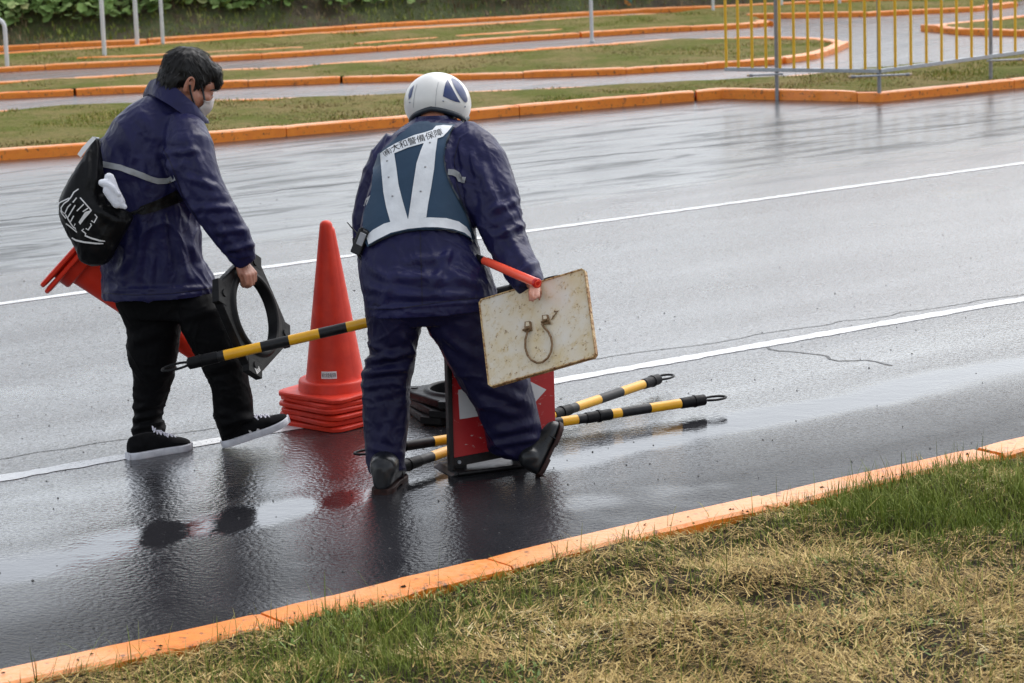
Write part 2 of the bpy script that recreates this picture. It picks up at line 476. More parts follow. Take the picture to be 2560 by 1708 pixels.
def turf(name, dry=.5):
    t = NT(name); a = t.noise(1.1, 4, .6); b = t.noise(9, 5, .7); c = t.noise(60, 3, .6)
    green = t.mix(c, (.11, .135, .024), (.185, .20, .042)); straw = t.mix(c, (.21, .17, .065), (.36, .285, .12))
    k = t.math('ADD', t.math('MULTIPLY', a, .6), t.math('MULTIPLY', b, .4))
    col = t.mix(t.rng(k, dry - .08, dry + .08), green, straw)
    col = t.mix(t.rng(t.noise(22, 4, .7), .58, .7), col, (.03, .022, .014))
    t.set(Base_Color=col, Roughness=.8, Normal=t.bump(t.noise(90, 4, .7), .9, .03)); t.set(Specular_IOR_Level=.04)
    return t.mat
M_turf = turf('turf', .5); M_turf_far = turf('turf_far', .5)
def soil(name, c1, c2):
    t = NT(name); t.set(Base_Color=t.mix(t.rng(t.noise(24, 5, .7), .35, .65), c1, c2), Roughness=.8, Normal=t.bump(t.noise(70, 4, .7), .8, .02), Specular_IOR_Level=.08); return t.mat
M_soil = soil('wet_soil', (.018, .012, .008), (.055, .038, .022))
M_dirt = soil('sandy_path', (.30, .25, .19), (.42, .36, .28))

def blades(name, stops, trans=.3):
    t = NT(name); r = t.island(); patch = t.noise(1.2, 3, .6)
    v = t.math('ADD', t.math('MULTIPLY', r, .75), t.rng(patch, .3, .7, -.1, .35), True)
    c = t.ramp(v, stops); t.set(Base_Color=c, Roughness=.6); t.set(Specular_IOR_Level=.08)
    return t.mat
M_green = blades('green_blades', [(0, (.065, .095, .014)), (.45, (.15, .195, .030)), (.8, (.25, .285, .065)), (1, (.37, .35, .14))])
M_straw = blades('straw_blades', [(0, (.07, .042, .015)), (.25, (.27, .175, .060)), (.6, (.52, .36, .13)), (.88, (.68, .51, .22)), (1, (.78, .68, .44))])
M_mixed = blades('mixed_blades', [(0, (.075, .115, .015)), (.35, (.175, .215, .035)), (.65, (.31, .28, .075)), (1, (.46, .36, .15))])

def cloth(name, c1, c2, rough=.5, fine=.25, spec=.28):
    t = NT(name); n = t.noise(6, 4, .6)
    col = t.mix(t.rng(n, .3, .7), c1, c2)
    wet = t.rng(t.noise(11, 4, .65), .5, .66)
    t.set(Base_Color=col, Roughness=t.fmix(wet, rough, rough * .72))
    wv = t.new('VectorMath', operation='MULTIPLY_ADD'); nn_ = t.new('TexNoise'); t.put(nn_.inputs['Vector'], t.pos); nn_.inputs['Scale'].default_value = 7; nn_.inputs['Detail'].default_value = 2
    t.l.new(nn_.outputs['Color'], wv.inputs[0]); wv.inputs[1].default_value = (.16, .16, .16); t.l.new(t.pos, wv.inputs[2]); wp = t.scaled(wv.outputs[0], (1, 1, .7))
    cr = t.math('ADD', t.math('MULTIPLY', t.voronoi(13, wp), 1.0), t.math('MULTIPLY', t.voronoi(34, wp), .42))
    t.set(Normal=t.bump(t.noise(420, 2, .5), .08, .001, t.bump(cr, fine, .020)))
    t.set(Specular_IOR_Level=spec)
    return t.mat
M_navy = cloth('navy_nylon', (.0098, .0100, .044), (.0165, .0168, .068), .45, .34, .21)
M_navy2 = cloth('navy_nylon_trousers', (.0072, .0070, .028), (.012, .0115, .042), .5, .3, .18)
M_navyd = cloth('dark_navy_lining', (.008, .007, .018), (.012, .010, .026), .5, .3)
M_black = cloth('black_trousers', (.0024, .0024, .0027), (.0042, .0042, .005), .72, .2, .09)
M_blacknyl = cloth('black_nylon', (.003, .003, .0034), (.0055, .0055, .0062), .45, .3, .17)
M_vest = cloth('blue_grey_vest', (.024, .050, .088), (.032, .064, .110), .55, .08, .2)
M_skin = pbr('skin', (.33, .135, .085), (.41, .18, .115), 30, .45, bump=.15, bscale=300, Subsurface_Weight=.12, Subsurface_Radius=(.02, .008, .004))
M_hair = pbr('black_hair', (.004, .0035, .0035), (.009, .008, .0075), 60, .5, Specular_IOR_Level=.3)
M_hairgrey = pbr('greying_hair', (.012, .011, .011), (.05, .048, .048), 160, .5, Specular_IOR_Level=.3)
M_mask = pbr('mask_cloth', (.50, .45, .42), (.58, .53, .50), 30, .7, bump=.1)
M_silver = pbr('reflective_tape', (.46, .47, .48), (.56, .57, .58), 30, .32, bump=.25, bscale=160, bdist=.002)
M_tapegrey = pbr('grey_tape', (.26, .27, .28), (.34, .35, .36), 40, .4, bump=.2, bscale=90)
M_whitetape = pbr('white_reflective_tape', (.60, .62, .64), (.74, .76, .78), 14, .3, bump=.3, bscale=60, bdist=.004)
M_ink = pbr('printed_ink', (.015, .015, .018), rough=.5)
M_helmet = pbr('helmet_shell', (.68, .67, .64), (.74, .73, .70), 12, .3, Coat_Weight=.2)
M_hblue = pbr('helmet_blue', (.014, .030, .115), (.020, .040, .145), 20, .3)
M_rubber = pbr('black_rubber', (.0035, .0035, .004), (.008, .008, .009), 40, .42, .55, bump=.25, bscale=140, bdist=.003, Specular_IOR_Level=.16)
M_trim = pbr('dark_trim', (.012, .018, .026), (.02, .028, .038), 40, .45)
M_cone = pbr('cone_plastic', (.70, .044, .018), (.58, .034, .017), 13, .4, .52, bump=.06, bscale=40, Specular_IOR_Level=.3)
M_conedeep = pbr('cone_plastic_deep', (.78, .038, .012), (.70, .030, .010), 9, .4, Specular_IOR_Level=.3, bump=.06, bscale=40)
M_sticker = pbr('sticker_white', (.68, .67, .66), (.75, .74, .73), 60, .45)
M_yellow = pbr('yellow_band', (.80, .41, .010), (.72, .35, .009), 26, .32)
M_blackband = pbr('black_band', (.006, .006, .007), (.015, .015, .016), 50, .38, .5, Specular_IOR_Level=.3)
M_baton = pbr('orange_baton', (.95, .115, .055), (.92, .095, .045), 14, .25, Coat_Weight=.3)
M_batonend = pbr('red_baton_end', (.62, .012, .008), (.5, .010, .007), 60, .3)
M_steel = pbr('galvanised_steel', (.30, .32, .35), (.42, .44, .46), 50, .42, Metallic=.35)
M_darksteel = pbr('dark_steel', (.22, .225, .24), (.28, .285, .30), 30, .45, Metallic=.3)
M_fyellow = pbr('fence_yellow', (.80, .47, .020), (.74, .41, .018), 20, .35, bump=.1, bscale=60)
M_wood = pbr('pale_end_cap', (.6, .46, .33), (.5, .36, .24), 40, .6)
M_pole = pbr('white_pole', (.58, .59, .60), (.66, .67, .68), 8, .35)
M_gold = pbr('gold_glove', (.70, .71, .76), (.78, .79, .84), 40, .85, bump=.5, bscale=160, bdist=.004)
M_sole = pbr('white_sole', (.56, .56, .60), (.68, .68, .71), 40, .5, bump=.1)
M_lace = pbr('white_lace', (.62, .61, .68), rough=.7)
M_boot = pbr('rubber_boot', (.006, .007, .008), (.013, .014, .016), 12, .27, .36, bump=.08, bscale=30, Specular_IOR_Level=.35)
M_bootsole = pbr('boot_sole', (.035, .013, .010), (.015, .008, .007), 40, .6, Specular_IOR_Level=.2)
M_leaf = blades('broad_leaf', [(0, (.09, .15, .040)), (.5, (.18, .28, .08)), (.85, (.28, .37, .14)), (1, (.40, .40, .18))])
M_stalk = blades('dead_stalk', [(0, (.07, .05, .03)), (.5, (.16, .115, .06)), (1, (.28, .21, .12))])

def rusty(name, edge=False):
    t = NT(name); o = t.pos
    st = t.noise(42, 6, .78, t.scaled(o, (1.0, 1, .6)), .5); sp = t.noise(95, 5, .78, None, .4); cl = t.noise(7, 3, .6)
    k = t.math('ADD', st, t.math('MULTIPLY', t.math('SUBTRACT', cl, .5), .28))
    stain = t.rng(k, .50, .70); rust = t.rng(t.math('ADD', t.math('MULTIPLY', sp, .6), t.math('MULTIPLY', k, .4)), .565 if not edge else .46, .61 if not edge else .56)
    c = t.mix(stain, t.mix(t.rng(cl, .28, .60, .08, .85), (.68, .66, .61), (.62, .50, .28)), (.54, .40, .18)); rc = t.mix(t.rng(sp, .45, .7), (.26, .10, .022), (.075, .028, .010))
    if edge: c = t.mix(stain, (.56, .40, .18), (.42, .20, .05))
    t.set(Base_Color=t.mix(rust, c, rc), Roughness=t.fmix(rust, .3, .75), Normal=t.bump(sp, t.fmix(rust, .05, .5), .003))
    return t.mat
M_rustpanel = rusty('rusty_white_enamel'); M_rustedge = rusty('rusty_rim', True)
M_rustwire = pbr('rusty_wire', (.13, .065, .022), (.26, .17, .09), 90, .55, bump=.3, bscale=200, Metallic=.3)
def scratched(name, c1, c2, s):
    t = NT(name); v = t.scaled(t.pos, (1, 1, 2.4)); n = t.noise(20, 6, .75, v, 1.0); m = t.noise(4.0, 3, .6)
    k = t.rng(t.math('ADD', n, t.math('MULTIPLY', t.math('SUBTRACT', m, .5), .35)), s, s + .05)
    base = t.mix(t.rng(t.noise(9, 4, .6), .3, .7), c1, c2)
    t.set(Base_Color=t.mix(k, base, (.50, .46, .44)), Roughness=.36, Normal=t.bump(n, .15, .002)); return t.mat
M_redsign = scratched('scratched_red', (.45, .018, .022), (.36, .014, .018), .585)
M_arrow = scratched('arrow_white', (.66, .66, .66), (.58, .58, .59), .9)
# ------------------------------------------------------------------ the setting
def struct(o): return tag(o, kind='structure')
def flat(name, pts, mat, z=0.0, parent=None):
    mb = MB(); mb.add([Vector((p[0], p[1], z)) for p in pts], [list(range(len(pts)))])
    o = mb.build(name, mat, parent, smooth=False); 
    if o.data.polygons[0].normal.z < 0: o.data.flip_normals()
    return struct(o)
flat('ground', [(-300, -60), (300, -60), (300, 540), (-300, 540)], M_turf_far, -.06)
flat('road', [(-26, 3), (30, 3), (30, 48), (-26, 48)], M_road, 0)

def ribbon(name, pts, wd, mat, z=.004):
    """a flat strip along a ground polyline"""
    mb = MB(); n = len(pts); vs = []
    for i, p in enumerate(pts):
        t = Vector(pts[min(i + 1, n - 1)]) - Vector(pts[max(i - 1, 0)]); t.z = 0; t.normalize(); q = Vector((-t.y, t.x, 0))
        ww = wd[i] if isinstance(wd, list) else wd
        vs += [Vector((p[0], p[1], z)) + q * ww / 2, Vector((p[0], p[1], z)) - q * ww / 2]
    mb.add(vs, [(2 * i, 2 * i + 1, 2 * i + 3, 2 * i + 2) for i in range(n - 1)])
    o = mb.build(name, mat, smooth=False)
    if o.data.polygons[0].normal.z < 0: o.data.flip_normals()
    return struct(o)
def ext(a, b, k=.4): return [a + (a - b) * k, a, b, b + (b - a) * k]
def rough_line(name, a, b, wd, mat, z=.002):
    """painted line with slightly ragged edges"""
    a, b = ext(a, b)[0], ext(a, b)[-1]; L = (b - a).length; n = int(L / .03); pts = [a + (b - a) * i / n for i in range(n + 1)]
    r = vnoise(np.array([[i * .35, 0, 0] for i in range(n + 1)])) ; r2 = vnoise(np.array([[i * .9, 7, 0] for i in range(n + 1)]))
    return ribbon(name, pts, [wd + .012 * float(x) + .012 * float(y) for x, y in zip(r, r2)], mat, z)
rough_line('road_marking', G(0, 1197), G(2560, 748), .095, M_line)
rough_line('road_marking', G(0, 760), G(2560, 408), .078, M_line)

def jag(pts, amp, step=.05, seed=0):
    out = []
    for a, b in zip(pts, pts[1:]):
        n = max(1, int((b - a).length / step)); t = (b - a).normalized(); q = Vector((-t.y, t.x, 0))
        for i in range(n): out.append(a + (b - a) * i / n + q * float(vnoise(np.array([[len(out) * .4, seed, 0]]))[0]) * amp)
    return out + [pts[-1]]
ribbon('road_crack', jag([G(-60, 1158), G(300, 1100), G(520, 1072), G(700, 1050)], .02), .008, M_crack, .0012)
ribbon('road_crack', jag([G(1370, 917), G(1600, 880), G(1780, 858), G(2000, 822), G(2600, 728)], .03, seed=3), .008, M_crack, .0012)
ribbon('road_crack', jag([G(1890, 864), G(1960, 875), G(2080, 896), G(2160, 902), G(2230, 914)], .05, seed=5), .014, M_crack, .0012)
ribbon('road_crack', jag([G(-60, 558), G(500, 499), G(900, 455), G(1280, 412), G(1440, 395), G(1800, 362), G(2600, 292)], .03, seed=8), .016, M_crack, .0012)

def kerb(name, pts, h, wd, side, mat, block=1.0, closed=False, seed=0, amp=.004):
    """kerb blocks along a ground polyline (road edge); side=+1: the verge lies to the left of the direction"""
    rnd = random.Random(seed); mb = MB(); pts = [Vector((p[0], p[1], 0)) for p in pts]; n = len(pts)
    nor = []
    for i in range(n):
        t = pts[min(i + 1, n - 1)] - pts[max(i - 1, 0)]; t.normalize(); nor.append(Vector((-t.y, t.x, 0)) * side)
    dist = [0]
    for a, b in zip(pts, pts[1:]): dist.append(dist[-1] + (b - a).length)
    def at(d):
        d = min(max(d, 0), dist[-1])
        for i in range(n - 1):
            if d <= dist[i + 1] + 1e-9:
                k = (d - dist[i]) / max(dist[i + 1] - dist[i], 1e-9); return pts[i].lerp(pts[i + 1], k), nor[i].lerp(nor[i + 1], k).normalized()
        return pts[-1], nor[-1]
    d = 0.0
    while d < dist[-1] - .05:
        L = block * rnd.uniform(.7, 1.1); e = min(d + L, dist[-1]); gap = .007 if rnd.random() < .85 else .03
        dz = rnd.uniform(-amp, amp); ds = rnd.uniform(-amp, amp); cuts = sorted({d, e - gap} | {x for x in dist if d < x < e - gap} | set(np.arange(d, e - gap, .12).tolist()))
        rings = []
        for c_ in cuts:
            p, q = at(c_); hh = h + dz + .0018 * float(vnoise(np.array([[c_ * 9, seed, 0]]))[0]); c2 = .011 + .003 * float(vnoise(np.array([[c_ * 14, seed, 5]]))[0])
            if c_ in (cuts[0], cuts[-1]): hh -= .004
            p = p + q * (ds + .0022 * float(vnoise(np.array([[c_ * 8, seed, 9]]))[0]))
            rings.append([p + Vector((0, 0, -.03)), p + Vector((0, 0, hh - c2)), p + q * c2 + Vector((0, 0, hh)), p + q * (wd - c2) + Vector((0, 0, hh)), p + q * wd + Vector((0, 0, hh - c2)), p + q * wd + Vector((0, 0, -.03))])
        mb.loft(rings); d = e
    return struct(mb.build(name, mat, smooth=True))

def inset(pts, wd, side):
    pts = [Vector((p[0], p[1], 0)) for p in pts]; out = []
    for i, p in enumerate(pts):
        t = pts[min(i + 1, len(pts) - 1)] - pts[max(i - 1, 0)]; t.normalize(); out.append(p + Vector((-t.y, t.x, 0)) * side * wd)
    return out
def GG(l, z=0.0):
    # kerb lines run on in a straight line well past the left picture edge
    l = list(l); e = lambda a, b: (-900, a[1] + (a[1] - b[1]) / (a[0] - b[0]) * -640)
    if l[0][0] == -260: l.insert(0, e(l[0], l[1]))
    if l[-1][0] == -260: l.append(e(l[-1], l[-2]))
    return [G(x, y, z) for x, y in l]
KH = .085
ISL = []        # grass areas: (polygon, height)
def verge(name, poly, z, mat=None, step=.25, amp=.02):
    """turf sheet with gentle unevenness"""
    b = densify([(p.x, p.y) for p in poly], step); xs = [p[0] for p in b]; ys = [p[1] for p in b]
    g = np.array([(x, y) for y in np.arange(min(ys), max(ys), step) for x in np.arange(min(xs), max(xs), step)]); g = g[inside(g, b)]
    bb = np.array(b); g = [p for p in g if np.min(np.hypot(*(bb - p).T)) > step * .4]
    n = len(b); V, E, Fc, *_ = delaunay_2d_cdt([Vector(p) for p in b] + [Vector((float(p[0]), float(p[1]))) for p in g], [(i, (i + 1) % n) for i in range(n)], [], 1, 1e-4)
    xy = np.array([(v.x, v.y, 0) for v in V]); hz = z + amp * fbm(xy * 1.7, 3)
    mb = MB(); mb.add([Vector((x, y, q)) for (x, y, _), q in zip(xy, hz)], [list(f) for f in Fc])
    o = mb.build(name, mat or M_turf, smooth=True)
    if o.data.polygons[0].normal.z < 0: o.data.flip_normals()
    ISL.append(([(p.x, p.y) for p in poly], z)); return struct(o)

k1 = GG([(-260, 428), (0, 402), (212, 387), (517, 359), (1018, 316), (1280, 290), (1806, 247), (2200, 255.5), (2560, 219), (2860, 190)])
s1b = GG([(-260, 290), (0, 271), (305, 254), (545, 244), (675, 240), (997, 229), (1280, 219), (1857, 192), (2100, 173), (2313, 153), (2560, 128), (2860, 98)], KH)
kerb('kerb', k1, KH, .12, 1, M_kerb, 2.2, seed=1)
kerb('kerb', s1b, KH - .02, .10, -1, M_kerb, 1.6, seed=2)
verge('grass_verge', inset(k1, .1, 1) + inset(s1b, .08, -1)[::-1], KH - .012)

k2 = GG([(-260, 272), (0, 248), (370, 231), (566, 220), (860, 208), (1280, 196), (1536, 187), (1700, 177), (1850, 168.5), (1966, 159), (2042, 147), (2092, 133), (2116, 121)])
k2e = [G(2122, 112, .03), G(2113, 105, .06), G(2097, 101, .06)]
k2b = GG([(2060, 96.5), (1988, 93), (1912, 92), (1700, 97), (1280, 125), (926, 151), (719, 165), (545, 174), (200, 192), (0, 203), (-260, 217)], .06)
o2 = k2 + k2e + k2b
kerb('kerb', o2, .06, .12, 1, M_kerb, .95, seed=3, amp=.009)
verge('grass_verge', inset(o2, .1, 1), .052)

k3 = GG([(-260, 196), (0, 181), (158, 173), (403, 162), (697, 145), (997, 125), (1280, 105), (1639, 82), (1857, 71), (1925, 65)])
k3e = [G(1934, 59, .03), G(1928, 52, .06), G(1905, 49, .06)]
kerb('kerb', k3 + k3e, .055, .12, 1, M_kerb, 1.3, seed=4, amp=.006)
k4 = GG([(1866, 47.5), (1933, 47), (2040, 44.5), (2160, 42), (2290, 36), (2440, 29), (2545, 17)])
kerb('kerb', k4, .06, .12, 1, M_kerb, 1.6, seed=5)
k5 = GG([(-260, 163), (0, 143), (147, 134), (332, 124.5), (408, 117), (730, 97), (1280, 64), (1607, 46), (1628, 44)])
k6 = GG([(-260, 142), (0, 128), (338, 112), (948, 71), (1280, 52), (1607, 34), (1825, 25), (1988, 17), (2315, 2), (2640, -17), (2900, -34)])
kerb('kerb', k5, .055, .12, -1, M_kerb, 1.4, seed=6)
kerb('kerb', k6, .06, .12, 1, M_kerb, 1.4, seed=7)
flat('sandy_path', inset(k5[4:], .06, 1) + inset(k6[4:7], .04, -1)[::-1], M_dirt, .006)
back = GG([(2560, 10), (2450, 3), (2100, 15), (1900, 24), (1790, 31)])
verge('grass_verge', inset(k3, .1, 1) + k3e[1:] + inset(k4, .1, 1) + back + inset(k5, .13, -1)[::-1], .045)
low = GG([(893, 106.5), (1100, 92), (1280, 80), (1413, 71)], .06)
kerb('kerb', low, .056, .10, 1, M_kerb, 1.4, seed=9)
kerb('kerb', GG([(192, 143), (240, 141), (296, 139), (534, 129), (760, 116)], .06), .054, .08, 1, M_kerb, 1.4, seed=10)
k7 = GG([(2900, 112), (2560, 91), (2483, 89), (2398, 87), (2356, 83), (2334, 78)])
k7e = [G(2327, 72, .02), G(2332, 64, .07), G(2350, 59.5, .07)]
k7b = GG([(2380, 56), (2420, 53), (2560, 37), (2900, 0)], .07)
o7 = k7 + k7e + k7b
kerb('kerb', o7, .07, .12, -1, M_kerb, 1.2, seed=11)
verge('grass_verge', inset(o7, .1, -1), .055)

# near kerb and the bank of grass the photographer stands on
kn = GG([(-300, 1733), (0, 1667), (298, 1605), (560, 1548), (825, 1487), (1000, 1443), (1280, 1378), (1560, 1313), (1690, 1284), (2043, 1204), (2380, 1131), (2560, 1090), (2900, 1018)], .08)
kn.sort(key=lambda p: p.x)
kerb('kerb', kn, .08, .150, -1, M_kerb_near, 1.15, seed=22, amp=.0025)
kni = inset(kn, .14, -1)
def near_h(x, y):
    x = np.atleast_1d(x); y = np.atleast_1d(y); q = np.stack([x, y, 0 * x], 1)
    d = (q - np.array(RO)) @ np.array(RS)        # negative towards the camera
    return .058 + .022 * fbm(q * 3.1, 3) + .03 * np.clip(-d - .3, 0, 2)
def near_bank():
    poly = [(p.x, p.y) for p in kni] + [(kni[-1].x + .5, 3.5), (kni[0].x - .5, 3.5)]
    step = .06; b = densify(poly, step); xs = [p[0] for p in b]; ys = [p[1] for p in b]
    nx, ny = np.arange(min(xs), max(xs), step), np.arange(min(ys), max(ys), step)
    X, Y = np.meshgrid(nx, ny); co = np.stack([X.ravel(), Y.ravel()], 1); keep = inside(co, poly)
    z = near_h(co[:, 0], co[:, 1]); ix = np.arange(len(co)).reshape(X.shape)
    f = np.stack([ix[:-1, :-1], ix[:-1, 1:], ix[1:, 1:], ix[1:, :-1]], -1).reshape(-1, 4)
    f = f[keep[f].sum(1) >= 2]
    # rim cells tuck under the kerb
    z = np.where(keep, z, .03)
    o = np_mesh('grass_bank', np.column_stack([co, z]), f, M_soil, True); struct(o); return poly
NEAR = near_bank()

# ------------------------------------------------------------------ grass blades
def blade_mesh(name, pos, h, wd, yaw, lean, curl, mat, flatness=None):
    """7-vertex blades: pos (N,3); lean = angle from upright at the root; curl = extra bend to the tip"""
    n = len(pos); hx, hy = np.cos(yaw), np.sin(yaw); sx, sy = -hy, hx; vs = []; p = pos.copy(); a = lean.copy()
    levels = [0, .38, .74, 1.0]; prev = 0
    for i, l in enumerate(levels):
        if i:
            seg = (l - prev) * h; p = p + np.stack([hx * np.sin(a) * seg, hy * np.sin(a) * seg, np.cos(a) * seg], 1); a = a + curl * (l - prev); prev = l
        if i < 3:
            ww = wd * (1, .85, .55)[i] / 2; off = np.stack([sx * ww, sy * ww, 0 * ww], 1); vs += [p + off, p - off]
        else: vs.append(p)
    V = np.stack(vs, 1).reshape(-1, 3); base = (np.arange(n) * 7)[:, None, None]
    T = np.array([[0, 1, 3], [0, 3, 2], [2, 3, 5], [2, 5, 4], [4, 5, 6]])[None]
    return np_mesh(name, V, (base + T).reshape(-1, 3), mat)
def scatter(poly, n, seed):
    r = np.random.default_rng(seed); p = np.array(poly); lo, hi = p.min(0), p.max(0); out = np.zeros((0, 2))
    while len(out) < n:
        q = r.uniform(lo, hi, (n * 2, 2)); q = q[inside(q, poly)]; out = np.concatenate([out, q])
    return out[:n]
def in_view(co, m=220):
    px = proj(co); return (px[:, 0] > -m) & (px[:, 0] < 2560 + m) & (px[:, 1] > -m) & (px[:, 1] < 1708 + m)
def far_grass():
    allp, seeds = [], 0
    for poly, z in ISL:
        p = np.array(poly); area = .5 * abs(np.dot(p[:, 0], np.roll(p[:, 1], 1)) - np.dot(p[:, 1], np.roll(p[:, 0], 1)))
        dens = 1500 if z > .07 and p[:, 1].min() < 24 else 700
        q = scatter(poly, int(min(area, 260) * dens), 50 + seeds); seeds += 1
        co = np.column_stack([q, np.full(len(q), z)]); allp.append(co[in_view(co, 120)])
    co = np.concatenate(allp); n = len(co); r = np.random.default_rng(5)
    k = fbm(co * np.array([.9, .9, 0]), 3) + .25 * fbm(co * np.array([4, 4, 0]), 2)
    tall = np.clip(.75 + .5 * fbm(co * np.array([2.3, 2.3, 0]) + 9, 2), .35, 1.5)
    h = r.uniform(.014, .042, n) * tall; wd = r.uniform(.006, .012, n); yaw = r.uniform(0, 6.28, n)
    lean = np.abs(r.normal(0, .4, n)); curl = r.uniform(.1, 1.0, n)
    g = k + r.normal(0, .25, n) > -.02
    co[:, 2] -= .01
    for sel, m in ((g, M_mixed), (~g, M_straw2)):
        lean2 = np.where(sel & ~g, lean + .5, lean)
        tag(blade_mesh('grass', co[sel], h[sel], wd[sel], yaw[sel], lean2[sel], curl[sel], m), kind='stuff')
M_straw2 = blades('dull_straw', [(0, (.12, .095, .030)), (.4, (.23, .175, .06)), (.8, (.34, .26, .11)), (1, (.44, .36, .19))])
far_grass()

def near_grass():
    r = np.random.default_rng(9)
    q = scatter(NEAR, 420000, 77); z = near_h(q[:, 0], q[:, 1]); co = np.column_stack([q, z]); co = co[in_view(co, 260)]
    px = proj(co); n = len(co)
    P2 = lambda x, y, rx, ry: np.exp(-(((px[:, 0] - x) / rx) ** 2 + ((px[:, 1] - y) / ry) ** 2))
    lush = np.clip(P2(2480, 1240, 420, 95) + .8 * P2(2250, 1270, 220, 60) + .75 * P2(930, 1590, 210, 70) + .35 * P2(1250, 1480, 250, 60) + .5 * P2(850, 1690, 500, 60), 0, 1)
    patch = fbm(co * np.array([1.6, 1.6, 0]) + 40, 3); fine = fbm(co * np.array([9, 9, 0]), 2)
    sd = (co - np.array(RO)) @ np.array(RS)
    bare = np.clip(np.exp(-((sd + .30) / .10) ** 2) * (.8 + .6 * fbm(co * np.array([2, 2, 0]) + 3, 2)) * (1 - lush), 0, 1)
    bare = np.maximum(bare, np.clip((fbm(co * np.array([4.2, 4.2, 0]) + 70, 3) - .38) * 2.4, 0, .92) * (1 - lush))
    u = r.random(n); pg = np.clip(.44 + .5 * lush * 1.3 + .34 * patch + .35 * fine, .06, .97)
    green = (u < pg) & (r.random(n) > bare * .9); straw = (u >= pg) & (r.random(n) > bare * .8) & (r.random(n) > lush * .55)
    # dry thatch lying about in loose swirls
    c = co[straw]; m = len(c); sw = 3.0 * fbm(c * np.array([2.2, 2.2, 0]) + 21, 2) + r.normal(0, 1.0, m)
    hh = np.clip(r.lognormal(-3.25, .5, m), .015, .14)
    c[:, 2] += r.uniform(-.012, .012, m) + .006
    tag(blade_mesh('dry_grass', c, hh, r.uniform(.002, .0048, m), sw, np.clip(r.normal(1.45, .2, m), .5, 1.8), r.normal(.1, .55, m), M_straw), kind='stuff')
    c = co[green]; m = len(c); lu = lush[green]
    hh = np.clip(r.lognormal(-3.75, .4, m), .010, .07) * (1 + 1.7 * lu)
    c[:, 2] -= .008
    tag(blade_mesh('green_grass', c, hh, r.uniform(.0016, .0036, m), r.uniform(0, 6.28, m), np.abs(r.normal(.45, .5, m)), r.normal(.5, .7, m), M_green), kind='stuff')
    # long pale bents and seed stalks standing above the sward
    c = scatter(NEAR, 9000, 78); c = np.column_stack([c, near_h(c[:, 0], c[:, 1])]); c = c[in_view(c, 200)]; m = len(c)
    tag(blade_mesh('tall_grass', c, r.uniform(.06, .15, m), r.uniform(.0018, .004, m), r.uniform(0, 6.28, m), np.abs(r.normal(.5, .4, m)), r.uniform(.2, 2.2, m), M_mixed), kind='stuff')
    # blades that overhang the kerb
    e = np.array([(p.x, p.y) for p in kni]); t = r.uniform(0, len(e) - 1.001, 1300); i = t.astype(int); f = (t - i)[:, None]
    c = e[i] * (1 - f) + e[i + 1] * f + r.normal(0, .012, (1300, 2)) - np.array([RS.x, RS.y]) * np.abs(r.normal(.01, .03, (1300, 1)))
    c = np.column_stack([c, np.full(len(c), .05)]); px2 = proj(c); dens = .22 + .78 * (np.abs(px2[:, 0] - 2150) < 330) + .3 * (np.abs(px2[:, 0] - 1050) < 250)
    c = c[(r.random(len(c)) < dens * np.clip(.6 + fbm(c * np.array([3, 3, 0]), 2), .05, 1))]; m = len(c)
    tag(blade_mesh('kerbside_grass', c, np.clip(r.lognormal(-2.7, .45, m), .03, .17), r.uniform(.0018, .0035, m), r.uniform(0, 6.28, m), np.abs(r.normal(.25, .35, m)), r.normal(.3, .6, m), M_green), kind='stuff')
near_grass()
def litter():
    # grit and small stones on the road, crumbs of soil and dead leaf on the near kerb
    r = np.random.default_rng(33); mb = MB()
    def chip(p, a, h):
        n = 6; t0 = r.uniform(0, 6.28); ring_ = [p + Vector((a * r.uniform(.6, 1.1) * math.cos(t0 + 2 * math.pi * k / n), a * r.uniform(.6, 1.1) * math.sin(t0 + 2 * math.pi * k / n), .001)) for k in range(n)]
        mb.add(ring_ + [p + Vector((0, 0, h))], [(k, (k + 1) % n, n) for k in range(n)])
    for i in range(420):
        x, y = r.uniform(-60, 2620), r.uniform(430, 1640); p = G(x, y)
        if (p - RO).dot(RS) > .12: chip(p, r.uniform(.0025, .0065) * (1.7 if r.random() < .06 else 1), r.uniform(.003, .006))
    o = mb.build('grit', M_crack, smooth=False); tag(o, kind='stuff'); mb2 = MB(); keep = mb.v; mb.v, mb.f, mb.m = [], [], []
    for i in range(46):
        k = r.uniform(0, len(kn) - 1.01); j = int(k); p = kn[j].lerp(kn[j + 1], k - j) - RS * float(abs(r.normal(.10, .04))); p.z = .0815; chip(p, r.uniform(.003, .010), r.uniform(.003, .008))
    tag(mb.build('soil_crumbs', M_soil, smooth=False), kind='stuff')
    # low broad-leaved weeds in the turf
    q = scatter(NEAR, 26000, 91); c = np.column_stack([q, near_h(q[:, 0], q[:, 1])]); c = c[in_view(c, 150)]; c = c[fbm(c * np.array([3.3, 3.3, 0]) + 12, 3) > .33]; m = len(c)
    tag(blade_mesh('weeds', c, r.uniform(.014, .034, m), r.uniform(.006, .013, m), r.uniform(0, 6.28, m), r.uniform(.5, 1.3, m), r.uniform(.2, 1, m), M_leaf), kind='stuff')
litter()

